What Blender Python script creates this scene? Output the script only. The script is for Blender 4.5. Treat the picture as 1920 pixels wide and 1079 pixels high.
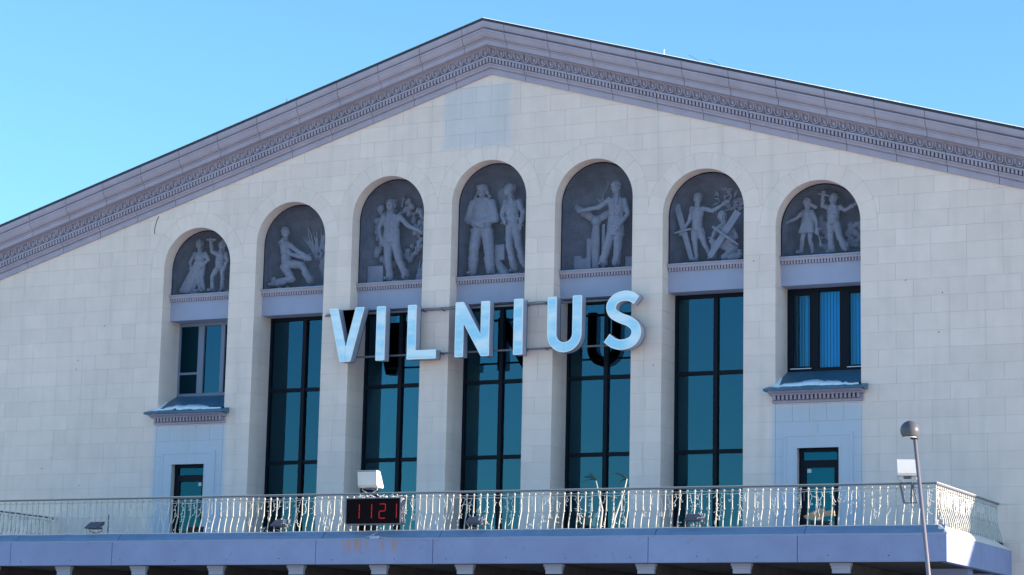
import bpy, bmesh, math, random
from mathutils import Vector, Matrix, noise
random.seed(7)
scn = bpy.context.scene
for o in list(bpy.data.objects): bpy.data.objects.remove(o)

# ------------------------------------------------------------------ camera
cd = bpy.data.cameras.new('camera'); cam = bpy.data.objects.new('camera', cd)
scn.collection.objects.link(cam); scn.camera = cam
RT = Vector((0.90425734, 0.42646421, 0.02114093)); UP = Vector((0.05450425, -0.16439202, 0.98488809)); FW = Vector((-0.42349492, 0.88944002, 0.1718968))
CAM = Vector((26.2637, -53.6358, -5.0677)); FOC = 4351.53
cam.matrix_world = Matrix(((RT.x, UP.x, -FW.x, CAM.x), (RT.y, UP.y, -FW.y, CAM.y), (RT.z, UP.z, -FW.z, CAM.z), (0, 0, 0, 1)))
cd.sensor_width = 36; cd.lens = FOC / 1920 * 36; cd.clip_start = 0.5; cd.clip_end = 3000

# ------------------------------------------------------------------ light
SUN = Vector((4.5, 1.0, 0.9)).normalized()
w = bpy.data.worlds.new('World'); scn.world = w; w.use_nodes = True
nt = w.node_tree; nt.nodes.clear()
sky = nt.nodes.new('ShaderNodeTexSky'); sky.sky_type = 'NISHITA'; sky.sun_disc = False
sky.sun_elevation = math.asin(SUN.z); sky.sun_rotation = math.atan2(SUN.x, SUN.y)
sky.air_density = 1.0; sky.dust_density = 0.3; sky.ozone_density = 2.0; sky.altitude = 100
bg = nt.nodes.new('ShaderNodeBackground'); bg.inputs['Strength'].default_value = 0.128
wo = nt.nodes.new('ShaderNodeOutputWorld')
tint = nt.nodes.new('ShaderNodeVectorMath'); tint.operation = 'MULTIPLY'; tint.inputs[1].default_value = (0.59, 0.875, 1.06)   # cool colour balance of the whole sky
nt.links.new(sky.outputs[0], tint.inputs[0]); nt.links.new(tint.outputs[0], bg.inputs['Color']); nt.links.new(bg.outputs[0], wo.inputs[0])
ld = bpy.data.lights.new('sun', 'SUN'); ld.energy = 5.0; ld.angle = math.radians(0.53); ld.color = (1.0, 0.86, 0.70)
lo = bpy.data.objects.new('sun', ld); scn.collection.objects.link(lo)
lo.rotation_euler = (-SUN).to_track_quat('-Z', 'Y').to_euler(); lo.location = (60, 20, 40)
vs = scn.view_settings; vs.view_transform = 'Standard'; vs.look = 'None'; vs.gamma = 1; vs.use_curve_mapping = False
vs.exposure = 1.45

# ------------------------------------------------------------------ materials
def pmat(name, col, rough=0.8, metal=0.0, var=0.0, vscale=3.0, bump=0.0, bscale=40.0, spec=0.3, tone=False, dirt_or_reflection=None, coat=0.0):
    m = bpy.data.materials.new(name); m.use_nodes = True
    n = m.node_tree; b = n.nodes['Principled BSDF']; L = n.links
    b.inputs['Roughness'].default_value = rough; b.inputs['Metallic'].default_value = metal
    b.inputs['Specular IOR Level'].default_value = spec; b.inputs['Coat Weight'].default_value = coat
    geo = n.nodes.new('ShaderNodeNewGeometry')
    c = n.nodes.new('ShaderNodeRGB'); c.outputs[0].default_value = (*col, 1); out = c.outputs[0]
    def mul(a, fac_socket, lo_, hi_):
        mr = n.nodes.new('ShaderNodeMapRange'); mr.inputs['From Min'].default_value = 0.3; mr.inputs['From Max'].default_value = 0.7
        mr.inputs['To Min'].default_value = lo_; mr.inputs['To Max'].default_value = hi_; L.new(fac_socket, mr.inputs['Value'])
        v = n.nodes.new('ShaderNodeVectorMath'); v.operation = 'SCALE'; L.new(a, v.inputs[0]); L.new(mr.outputs[0], v.inputs['Scale'])
        return v.outputs[0]
    def nz(scale, detail=4, stretch=None):
        t = n.nodes.new('ShaderNodeTexNoise'); t.inputs['Scale'].default_value = scale; t.inputs['Detail'].default_value = detail
        if stretch:
            mp = n.nodes.new('ShaderNodeMapping'); mp.inputs['Scale'].default_value = stretch
            L.new(geo.outputs['Position'], mp.inputs[0]); L.new(mp.outputs[0], t.inputs['Vector'])
        else: L.new(geo.outputs['Position'], t.inputs['Vector'])
        return t.outputs['Fac']
    if var:
        out = mul(out, nz(vscale), 1 - var, 1 + var)
        out = mul(out, nz(vscale * 0.18, 3), 1 - var, 1 + var)
    if tone:
        at = n.nodes.new('ShaderNodeAttribute'); at.attribute_name = 'tone'
        mx = n.nodes.new('ShaderNodeMapRange'); mx.inputs['To Min'].default_value = 0.965; mx.inputs['To Max'].default_value = 1.03
        L.new(at.outputs['Fac'], mx.inputs['Value'])
        v = n.nodes.new('ShaderNodeVectorMath'); v.operation = 'SCALE'; L.new(out, v.inputs[0]); L.new(mx.outputs[0], v.inputs['Scale']); out = v.outputs[0]
    if dirt_or_reflection: out = dirt_or_reflection(n, L, geo, out, nz)
    L.new(out, b.inputs['Base Color'])
    if bump:
        bp = n.nodes.new('ShaderNodeBump'); bp.inputs['Strength'].default_value = bump; bp.inputs['Distance'].default_value = 0.02
        L.new(nz(bscale, 6), bp.inputs['Height']); L.new(bp.outputs[0], b.inputs['Normal'])
    return m

def boxmask(n, L, geo, x0, x1, z0, z1, soft, wob=None):
    s = n.nodes.new('ShaderNodeSeparateXYZ')
    if wob is not None:
        wv = n.nodes.new('ShaderNodeVectorMath'); wv.operation = 'SCALE'; wv.inputs['Scale'].default_value = 0.35
        cmb = n.nodes.new('ShaderNodeCombineXYZ'); L.new(wob, cmb.inputs[0]); L.new(wob, cmb.inputs[2]); L.new(cmb.outputs[0], wv.inputs[0])
        ad = n.nodes.new('ShaderNodeVectorMath'); ad.operation = 'ADD'; L.new(geo.outputs['Position'], ad.inputs[0]); L.new(wv.outputs[0], ad.inputs[1]); L.new(ad.outputs[0], s.inputs[0])
    else: L.new(geo.outputs['Position'], s.inputs[0])
    outs = []
    for sk, a, b_ in (('X', x0, x1), ('Z', z0, z1)):
        for e, sgn in ((a, 1), (b_, -1)):
            mr = n.nodes.new('ShaderNodeMapRange'); mr.interpolation_type = 'SMOOTHSTEP'
            mr.inputs['From Min'].default_value = e - soft * sgn; mr.inputs['From Max'].default_value = e + soft * sgn
            if sgn < 0:
                mr.inputs['From Min'].default_value = e - soft; mr.inputs['From Max'].default_value = e + soft
                mr.inputs['To Min'].default_value = 1; mr.inputs['To Max'].default_value = 0
            L.new(s.outputs[sk], mr.inputs['Value']); outs.append(mr.outputs[0])
    r = outs[0]
    for o in outs[1:]:
        m = n.nodes.new('ShaderNodeMath'); m.operation = 'MULTIPLY'; L.new(r, m.inputs[0]); L.new(o, m.inputs[1]); r = m.outputs[0]
    return r
def mixc(n, L, a, colr, fac, amount=1.0):
    mx = n.nodes.new('ShaderNodeMix'); mx.data_type = 'RGBA'
    f = n.nodes.new('ShaderNodeMath'); f.operation = 'MULTIPLY'; f.inputs[1].default_value = amount; L.new(fac, f.inputs[0]); L.new(f.outputs[0], mx.inputs[0])
    L.new(a, mx.inputs[6]); mx.inputs[7].default_value = (*colr, 1); return mx.outputs[2]
WALLC = (0.88, 0.69, 0.62); REPAIR = (0.56, 0.58, 0.66); TRIMC = (0.42, 0.365, 0.445)
def wall_dirt(n, L, geo, out, nz):
    wob = nz(2.5, 3)
    out = mixc(n, L, out, REPAIR, boxmask(n, L, geo, -1.2, 0.75, 9.3, 11.0, 0.12, wob), 0.5)
    out = mixc(n, L, out, REPAIR, boxmask(n, L, geo, -10.15, -7.85, -2, 2.0, 0.12), 0.95)
    out = mixc(n, L, out, REPAIR, boxmask(n, L, geo, 7.85, 10.1, -2, 2.0, 0.12), 0.95)
    st = nz(1.0, 5, (3.0, 3.0, 0.25))
    mr = n.nodes.new('ShaderNodeMapRange'); mr.inputs['From Min'].default_value = 0.5; mr.inputs['From Max'].default_value = 0.75; L.new(st, mr.inputs['Value'])
    out = mixc(n, L, out, (0.54, 0.49, 0.44), mr.outputs[0], 0.28)
    return out
def fascia_dirt(n, L, geo, out, nz):
    st = nz(1.0, 4, (5.0, 5.0, 0.4))
    mr = n.nodes.new('ShaderNodeMapRange'); mr.inputs['From Min'].default_value = 0.46; mr.inputs['From Max'].default_value = 0.66; L.new(st, mr.inputs['Value'])
    k = n.nodes.new('ShaderNodeMath'); k.operation = 'MULTIPLY'; L.new(mr.outputs[0], k.inputs[0]); L.new(boxmask(n, L, geo, -0.8, 0.85, -1.88, -1.5, 0.14), k.inputs[1])
    out = mixc(n, L, out, (0.50, 0.20, 0.04), k.outputs[0], 0.85)
    s2 = nz(5.0, 6)
    m2 = n.nodes.new('ShaderNodeMapRange'); m2.inputs['From Min'].default_value = 0.6; m2.inputs['From Max'].default_value = 0.7; L.new(s2, m2.inputs['Value'])
    return mixc(n, L, out, (0.22, 0.23, 0.28), m2.outputs[0], 0.4)
M = {}
M['wall'] = pmat('painted_stone', WALLC, 0.85, var=0.035, vscale=2.2, bump=0.12, bscale=25, tone=True, dirt_or_reflection=wall_dirt)
M['core'] = pmat('wall_mortar', (0.60, 0.50, 0.46), 0.95)
M['trim'] = pmat('painted_trim', TRIMC, 0.8, var=0.06, vscale=3, bump=0.1, bscale=30)
M['panel'] = pmat('panel_paint', (0.37, 0.385, 0.52), 0.75, var=0.05, vscale=2, bump=0.06)
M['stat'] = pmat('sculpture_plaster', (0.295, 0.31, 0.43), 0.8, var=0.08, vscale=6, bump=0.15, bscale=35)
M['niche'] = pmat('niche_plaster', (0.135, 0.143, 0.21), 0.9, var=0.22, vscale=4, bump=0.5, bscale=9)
M['frame'] = pmat('dark_frame', (0.006, 0.009, 0.018), 0.5, spec=0.15)
M['wframe'] = pmat('pale_frame', (0.36, 0.41, 0.55), 0.5)
M['greyframe'] = pmat('grey_frame', (0.20, 0.235, 0.33), 0.5)
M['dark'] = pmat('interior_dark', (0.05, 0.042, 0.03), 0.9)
M['curtain'] = pmat('interior_curtain', (0.10, 0.22, 0.30), 0.9, var=0.1)
M['blind'] = pmat('blind_fabric', (0.62, 0.72, 0.82), 0.7)
M['fascia'] = pmat('fascia_paint', (0.27, 0.30, 0.49), 0.75, var=0.06, vscale=2.5, bump=0.08, dirt_or_reflection=fascia_dirt)
M['flash'] = pmat('flashing_paint', (0.17, 0.24, 0.38), 0.6, var=0.08)
M['metalt'] = pmat('sill_metal', (0.055, 0.15, 0.23), 0.4, metal=0.1, var=0.15, vscale=4)
M['snow'] = pmat('snow', (0.85, 0.88, 0.93), 0.7, var=0.03, bump=0.2, bscale=20)
M['roof'] = pmat('roof_sheet', (0.05, 0.055, 0.07), 0.5, metal=0.4)
M['edge'] = pmat('roof_edge_metal', (0.85, 0.86, 0.88), 0.6)
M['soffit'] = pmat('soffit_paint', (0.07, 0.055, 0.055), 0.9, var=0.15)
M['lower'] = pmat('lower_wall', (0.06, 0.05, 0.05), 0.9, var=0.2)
M['rail'] = pmat('white_rail_paint', (0.52, 0.485, 0.44), 0.4)
M['grail'] = pmat('grey_rail_paint', (0.15, 0.14, 0.18), 0.4, metal=0.0)
M['cable'] = pmat('light_cable', (0.74, 0.71, 0.67), 0.5)
M['letter_side'] = pmat('letter_return', (0.45, 0.47, 0.58), 0.4, metal=0.2)
M['letter_rim'] = pmat('letter_rim', (0.97, 0.97, 0.97), 0.35)
M['letter_back'] = pmat('letter_back', (0.03, 0.03, 0.04), 0.7)
M['steel'] = pmat('pole_steel', (0.21, 0.19, 0.22), 0.35, metal=0.1)
M['lampg'] = pmat('lamp_shell', (0.10, 0.10, 0.12), 0.35, spec=0.25)
M['lampd'] = pmat('lamp_opening', (0.75, 0.75, 0.72), 0.3)
M['black'] = pmat('black_housing', (0.02, 0.02, 0.03), 0.5)
M['clockface'] = pmat('clock_front', (0.008, 0.004, 0.006), 0.6, spec=0.05)
M['grayh'] = pmat('grey_housing', (0.10, 0.10, 0.14), 0.5)
M['white'] = pmat('white_housing', (0.66, 0.62, 0.62), 0.45, var=0.04)
M['brown'] = pmat('tan_card', (0.42, 0.30, 0.20), 0.8)
M['frond'] = pmat('dark_frond', (0.02, 0.035, 0.03), 0.6)
M['net'] = pmat('net_wire', (0.20, 0.22, 0.26), 0.5)
M['ground'] = pmat('paving', (0.70, 0.625, 0.52), 0.9, var=0.15, vscale=0.6)
M['wing'] = pmat('unseen_wall', (0.58, 0.50, 0.42), 0.9, var=0.05)
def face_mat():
    m = pmat('letter_face', (0.40, 0.75, 0.95), 0.2, spec=0.6, coat=0.4, dirt_or_reflection=lambda n, L, geo, out, nz: cloud_reflection(n, L, out, nz))
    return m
def cloud_reflection(n, L, out, nz):  # reflected sky and cloud bands painted into the letter face colour
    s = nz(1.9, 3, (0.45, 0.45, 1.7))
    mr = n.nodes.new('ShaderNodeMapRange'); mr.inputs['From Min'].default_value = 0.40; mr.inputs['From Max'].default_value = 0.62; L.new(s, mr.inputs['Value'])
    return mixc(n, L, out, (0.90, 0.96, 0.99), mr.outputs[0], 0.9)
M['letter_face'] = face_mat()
def glass_mat(name, tint, refl, ior_fac):
    m = bpy.data.materials.new(name); m.use_nodes = True; n = m.node_tree; n.nodes.clear(); L = n.links
    o = n.nodes.new('ShaderNodeOutputMaterial'); mx = n.nodes.new('ShaderNodeMixShader')
    tr = n.nodes.new('ShaderNodeBsdfTransparent'); tr.inputs[0].default_value = (*tint, 1)
    gl = n.nodes.new('ShaderNodeBsdfGlossy'); gl.inputs['Color'].default_value = (*refl, 1); gl.inputs['Roughness'].default_value = 0.01
    fr = n.nodes.new('ShaderNodeFresnel'); fr.inputs['IOR'].default_value = ior_fac
    L.new(fr.outputs[0], mx.inputs[0]); L.new(tr.outputs[0], mx.inputs[1]); L.new(gl.outputs[0], mx.inputs[2]); L.new(mx.outputs[0], o.inputs[0])
    geo = n.nodes.new('ShaderNodeNewGeometry'); t = n.nodes.new('ShaderNodeTexNoise'); t.inputs['Scale'].default_value = 0.9; L.new(geo.outputs['Position'], t.inputs['Vector'])
    bp = n.nodes.new('ShaderNodeBump'); bp.inputs['Strength'].default_value = 0.012; bp.inputs['Distance'].default_value = 0.05; L.new(t.outputs['Fac'], bp.inputs['Height']); L.new(bp.outputs[0], gl.inputs['Normal'])
    return m
M['glass'] = glass_mat('coated_glass', (0.5, 0.5, 0.45), (0.19, 0.58, 0.86), 2.02)
M['bglass'] = glass_mat('clear_glass', (0.35, 0.80, 1.0), (0.5, 0.9, 1.0), 1.5)
M['cglass'] = glass_mat('door_glass', (0.35, 0.65, 0.65), (0.08, 0.48, 0.74), 1.9)
def emis(name, col, s):
    m = bpy.data.materials.new(name); m.use_nodes = True; b = m.node_tree.nodes['Principled BSDF']
    b.inputs['Base Color'].default_value = (0.05, 0, 0, 1); b.inputs['Emission Color'].default_value = (*col, 1); b.inputs['Emission Strength'].default_value = s
    return m
M['led'] = emis('red_led', (1.0, 0.01, 0.04), 0.15)

# ------------------------------------------------------------------ helpers
COL = scn.collection
def wloc(o):
    v = Vector((0, 0, 0))
    while o is not None: v = v + o.location; o = o.parent
    return v
class MB:
    def __init__(s): s.v = []; s.f = []; s.t = []
    def add(s, vs_, fs): 
        k = len(s.v); s.v += [tuple(p) for p in vs_]; s.f += [tuple(i + k for i in f) for f in fs]; return s
    def box(s, x0, x1, y0, y1, z0, z1):
        return s.add([(x0,y0,z0),(x1,y0,z0),(x1,y1,z0),(x0,y1,z0),(x0,y0,z1),(x1,y0,z1),(x1,y1,z1),(x0,y1,z1)],
                     [(0,3,2,1),(4,5,6,7),(0,1,5,4),(1,2,6,5),(2,3,7,6),(3,0,4,7)])
    def prism_y(s, poly, y0, y1):          # poly in (x,z), counter-clockwise seen from -Y (x right, z up)
        n = len(poly)
        vs_ = [(x, y0, z) for x, z in poly] + [(x, y1, z) for x, z in poly]
        fs = [tuple(range(n)), tuple(range(2*n-1, n-1, -1))]
        fs += [(i, i+n, (i+1) % n + n, (i+1) % n) for i in range(n)]
        return s.add(vs_, fs)
    def prism_x(s, poly, x0, x1, zf=None):  # poly in (y,z)
        n = len(poly); zf = zf or (lambda x: 0)
        vs_ = [(x0, y, z + zf(x0)) for y, z in poly] + [(x1, y, z + zf(x1)) for y, z in poly]
        return s.add(vs_, [tuple(range(n)), tuple(range(2*n-1, n-1, -1))] + [(i, (i+1) % n, (i+1) % n + n, i+n) for i in range(n)])
    def tube(s, pts, r, n=6, r1=None):
        pts = [Vector(p) for p in pts]; rings = []
        for i, p in enumerate(pts):
            d = (pts[min(i+1, len(pts)-1)] - pts[max(i-1, 0)]).normalized()
            a = d.orthogonal().normalized() if abs(d.z) > 0.9 else d.cross(Vector((0,0,1))).normalized()
            if abs(d.z) > 0.9: a = Vector((1,0,0)) - d * d.x; a.normalize()
            b = d.cross(a); rr = r if r1 is None else r + (r1 - r) * i / (len(pts)-1)
            rings.append([p + (a*math.cos(2*math.pi*k/n) + b*math.sin(2*math.pi*k/n))*rr for k in range(n)])
        vs_ = [q for ring in rings for q in ring]; fs = []
        for i in range(len(pts)-1):
            for k in range(n): fs.append((i*n+k, i*n+(k+1) % n, (i+1)*n+(k+1) % n, (i+1)*n+k))
        fs += [tuple(range(n-1, -1, -1)), tuple((len(pts)-1)*n + k for k in range(n))]
        return s.add(vs_, fs)
    def ball(s, c, r, n=8, m=6, rz=None, ry=None):
        rz = rz or r; ry = ry or r; vs_ = [(c[0], c[1], c[2]-rz)]
        for i in range(1, m):
            t = -math.pi/2 + math.pi*i/m
            for k in range(n): vs_.append((c[0]+r*math.cos(t)*math.cos(2*math.pi*k/n), c[1]+ry*math.cos(t)*math.sin(2*math.pi*k/n), c[2]+rz*math.sin(t)))
        vs_.append((c[0], c[1], c[2]+rz)); fs = []
        for k in range(n): fs.append((0, 1+(k+1) % n, 1+k)); fs.append((len(vs_)-1, 1+(m-2)*n+k, 1+(m-2)*n+(k+1) % n))
        for i in range(m-2):
            for k in range(n): fs.append((1+i*n+k, 1+i*n+(k+1) % n, 1+(i+1)*n+(k+1) % n, 1+(i+1)*n+k))
        return s.add(vs_, fs)
    def lathe(s, prof, c, n=20):            # prof: (r, z)
        vs_ = [(c[0]+r*math.cos(2*math.pi*k/n), c[1]+r*math.sin(2*math.pi*k/n), c[2]+z) for r, z in prof for k in range(n)]
        fs = [(i*n+k, i*n+(k+1) % n, (i+1)*n+(k+1) % n, (i+1)*n+k) for i in range(len(prof)-1) for k in range(n)]
        return s.add(vs_, fs)
    def mesh(s, name, off=Vector((0,0,0)), smooth=False):
        me = bpy.data.meshes.new(name); me.from_pydata([(p[0]-off[0], p[1]-off[1], p[2]-off[2]) for p in s.v], [], s.f)
        if smooth: me.polygons.foreach_set('use_smooth', [True]*len(me.polygons))
        me.update(); return me
    def build(s, name, mat, parent=None, smooth=False, tone=None, fix=False):
        off = wloc(parent); me = s.mesh(name, off, smooth)
        if fix:
            bm = bmesh.new(); bm.from_mesh(me); bmesh.ops.recalc_face_normals(bm, faces=bm.faces); bm.to_mesh(me); bm.free()
        me.materials.append(M[mat] if isinstance(mat, str) else mat)
        if tone is not None:
            a = me.attributes.new('tone', 'FLOAT', 'FACE')
            a.data.foreach_set('value', tone if isinstance(tone, list) else [tone]*len(me.polygons))
        o = bpy.data.objects.new(name, me); COL.objects.link(o); o.parent = parent
        return o
def thing(name, label, cat, loc=(0,0,0), group=None):
    o = bpy.data.objects.new(name, None); COL.objects.link(o); o.location = loc; o.empty_display_size = 0.2
    o['label'] = label; o['category'] = cat
    if group: o['group'] = group
    return o
def tag(o, label=None, cat=None, group=None, kind=None):
    for k, v in (('label', label), ('category', cat), ('group', group), ('kind', kind)):
        if v: o[k] = v
    return o
def inst(src, parent, loc, rot=None, name=None):
    o = src.copy(); COL.objects.link(o); o.parent = parent; o.location = loc
    if rot: o.rotation_euler = rot
    return o

# ------------------------------------------------------------------ measured layout (metres)
S = 3.0; W = 1.0846; R2 = 1.5; D1 = 0.41; D2 = 0.93; FLOOR = -1.42; GZ = -6.7; SL = 0.2955; ZSILL = 5.72; ZB = 5.0; HW = 20.0
SPR = {-3: 6.45, -2: 6.97, -1: 7.466, 0: 7.67, 1: 7.466, 2: 6.97, 3: 6.45}
BAYS = range(-3, 4)
ROOFZ = lambda x: -SL * abs(x)
def project(p):
    d = Vector(p) - CAM; z = d.dot(FW); return 960 + FOC*d.dot(RT)/z, 539.5 - FOC*d.dot(UP)/z

# ------------------------------------------------------------------ ground and sky-facing setting
g = MB().box(-900, 900, -900, 900, GZ-0.5, GZ).build('ground', 'ground'); tag(g, kind='structure')

# ================================================================== BUILDING
bld = thing('terminal_building', 'large cream and lavender gabled hall with seven arched niches above tall dark windows', 'building', (0, 0, GZ))
# hall body: side walls and rear, roof
roof = MB()
for sg in (-1, 1):
    a = [(sg*0.0, 12.40), (sg*(HW+0.4), 12.40 - SL*(HW+0.4))]
    pts = [(a[0][0], -0.64, a[0][1]), (a[1][0], -0.64, a[1][1]), (a[1][0], 34, a[1][1]), (a[0][0], 34, a[0][1])]
    vs_ = pts + [(p[0], p[1], p[2]+0.06) for p in pts]
    roof.add(vs_, [(0,1,2,3),(4,7,6,5),(0,4,5,1),(1,5,6,2),(2,6,7,3),(3,7,4,0)])
ro = roof.build('roof', 'roof', bld, fix=True)
ed = MB()
for sg in (-1, 1):
    n_ = 60; prev = None
    for i in range(n_):
        x0 = sg*(HW+0.4)*i/n_; x1 = sg*(HW+0.4)*(i+1)/n_
        h0 = 0.075; 
        vs_ = [(x, y, 12.40 + ROOFZ(x) + z) for x in (x0, x1) for y, z in ((-0.66, h0-0.012), (-0.60, h0+0.010), (-0.56, h0-0.012))]
        ed.add(vs_, [(0, 1, 4, 3), (1, 2, 5, 4), (0, 3, 5, 2)])
ed.build('roof_edge_strip', 'edge', ro)
sh = MB()
sh.prism_x([(0.95, GZ), (33, GZ), (33, 12.3-SL*HW), (0.95, 12.3-SL*HW)], HW-0.3, HW)
sh.prism_x([(0.95, GZ), (33, GZ), (33, 12.3-SL*HW), (0.95, 12.3-SL*HW)], -HW, -HW+0.3)
sh.prism_y([(-HW, GZ), (HW, GZ), (HW, 12.3-SL*HW), (0, 12.3), (-HW, 12.3-SL*HW)], 33, 33.4)
sh.build('hall_wall', 'wing', bld, fix=True)
for sg in (-1, 1):  # unseen wings added: right one shades the balcony side, left mirrors it
    a, b = sorted((sg*(HW+0.02), sg*62))
    wg = MB().box(a, b, 2.0, 24, GZ, 2.85).build('unseen_wing', 'wing', bld)
    MB().box(a-0.0, b+0.3, 1.7, 24.2, 2.85, 3.02).build('unseen_wing_roof', 'roof', wg)

# --- core wall (recessed behind the joints)
def arch_top(x, k, R): return SPR[k] + math.sqrt(max(R*R-(x-k*S)**2, 0))
core = MB(); xs = set([-HW, HW, 0.0])
for k in BAYS:
    for i in range(-12, 13): xs.add(round(k*S + (W+0.012)*math.sin(i/12*math.pi/2), 5))
xs = sorted(xs)
for a, b in zip(xs[:-1], xs[1:]):
    m_ = (a+b)/2; k = round(m_/S); lo_a = lo_b = FLOOR
    if abs(k) <= 3 and abs(m_-k*S) < W+0.012: lo_a = arch_top(a, k, W+0.012); lo_b = arch_top(b, k, W+0.012)
    core.prism_y([(a, lo_a), (b, lo_b), (b, 12.2+ROOFZ(b)), (a, 12.2+ROOFZ(a))], 0.007, 0.92)
wallp = core.build('facade_wall', 'core', bld)

# --- stone blocks
def cells(x0, x1, z0, z1, y1, mb, rr=R2+0.002):
    br = {x0, x1}
    for k in BAYS:
        for e in (k*S-W, k*S+W, k*S-rr, k*S+rr):
            if x0 < e < x1: br.add(e)
    if x0 < 0 < x1: br.add(0.0)
    br = sorted(br); top = lambda x: 11.16 - SL*abs(x)
    for a, b in zip(br[:-1], br[1:]):
        m_ = (a+b)/2; k = round(m_/S); dx = abs(m_-k*S); jobs = []
        if abs(k) > 3 or dx > rr: jobs = [(lambda x: z0, lambda x: min(z1, top(x)))]
        else:
            up = (lambda x, k=k: max(z0, arch_top(x, k, rr)), lambda x: min(z1, top(x)))
            if dx > W and z0 < SPR[k]: jobs.append((lambda x: z0, lambda x, k=k: min(z1, SPR[k]-0.004)))
            jobs.append(up)
        for lf, hf in jobs:
            n_ = max(1, int((b-a)/0.02)) if lf(m_) != z0 or lf(a) != z0 or lf(b) != z0 else 1
            if hf(a) < z1 or hf(b) < z1: n_ = max(n_, 10)
            seg = []
            for i in range(n_+1):
                x = a+(b-a)*i/n_; l, h = lf(x), hf(x)
                if h-l > 0.004: seg.append((x, l, h))
                else:
                    if len(seg) > 1: emit(seg, y1, mb)
                    seg = []
            if len(seg) > 1: emit(seg, y1, mb)
def emit(seg, y1, mb):
    mb.prism_y([(x, l) for x, l, h in seg] + [(x, h) for x, l, h in reversed(seg)], 0.0, y1)
blocks = []; CH = 0.4185; G = 0.0026
for r in range(-17, 16):
    z0 = 5.33 + r*CH; z1 = z0+CH; z0c = max(z0, FLOOR)
    if z1 < FLOOR+0.02: continue
    segs = []; edges = [-HW]
    for k in BAYS:
        if SPR[k] > z0: edges += [k*S-W, k*S+W]
    edges.append(HW)
    for a, b in zip(edges[:-1], edges[1:]):
        m_ = (a+b)/2; k = round(m_/S)
        inside = abs(k) <= 3 and abs(m_-k*S) < 0.01 and SPR[k] > z0 and (b-a) < 2.3
        if inside: segs.append((a, b, 'in')); continue
        if b-a < 1.0:
            if random.random() < 0.3: c = a+(b-a)*random.choice((0.5, 0.42)); segs += [(a, c, 'p'), (c, b, 'p')]
            else: segs.append((a, b, 'p'))
            continue
        rev = a > 5
        x = a; first = 0.87 if r % 2 else 0.435; cur = []; L_ = b-a; pos = 0; cuts = [0]
        if not rev and a < -15: first = (L_ - (0.87 if r % 2 else 0.435)) % 0.87 or 0.87
        pos = first
        while pos < L_-0.2:
            cuts.append(pos)
            st = 0.87
            if random.random() < 0.10: st = 0.435
            pos += st
        cuts.append(L_)
        for c0, c1 in zip(cuts[:-1], cuts[1:]): segs.append((a+c0, a+c1, 'w'))
    for a, b, t in segs:
        mb = MB(); deep = t == 'p' or any(abs(abs(e-k*S)-W) < 1e-4 and SPR[k] > z0 for e in (a, b) for k in BAYS)
        ga = 0 if any(abs(abs(a-k*S)-W) < 1e-4 for k in BAYS) else G; gb = 0 if any(abs(abs(b-k*S)-W) < 1e-4 for k in BAYS) else G
        cells(a+ga, b-gb, z0c+G, z1-G, 0.925 if deep and t != 'in' else 0.30, mb)
        if mb.v:
            xs_ = [p[0] for p in mb.v]; zs_ = [p[2] for p in mb.v]; c = ((min(xs_)+max(xs_))/2, 0, (min(zs_)+max(zs_))/2)
            px, py = project(c); area = (max(xs_)-min(xs_))*(max(zs_)-min(zs_)) / ((Vector(c)-CAM).length**2)
            vis = -15 < px < 1935 and -10 < py < 1000
            blocks.append((area if vis else 0, mb))
blocks.sort(key=lambda t: -t[0])
rest = MB(); rt = []
for i, (a_, mb) in enumerate(blocks):
    tn = random.random()
    if i < 300: mb.build('stone_block', 'wall', wallp, tone=tn)
    else:
        n0 = len(rest.f); rest.add(mb.v, mb.f); rt += [tn]*(len(rest.f)-n0)
tag(rest.build('stone_blocks', 'wall', wallp, tone=rt), kind='stuff')
# --- voussoirs
for k in BAYS:
    nv = 9
    for i in range(nv):
        a0 = math.pi*i/nv + 0.002; a1 = math.pi*(i+1)/nv - 0.002; n_ = 5
        inn = [(k*S + W*math.cos(a0+(a1-a0)*j/n_), SPR[k] + W*math.sin(a0+(a1-a0)*j/n_)) for j in range(n_+1)]
        out = [(k*S + (R2-0.002)*math.cos(a0+(a1-a0)*j/n_), SPR[k] + (R2-0.002)*math.sin(a0+(a1-a0)*j/n_)) for j in range(n_+1)]
        MB().prism_y(list(reversed(inn))[::-1][::-1] + out if False else out + inn[::-1], 0.0, 0.415).build('arch_stone', 'wall', wallp, tone=random.random())
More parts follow.
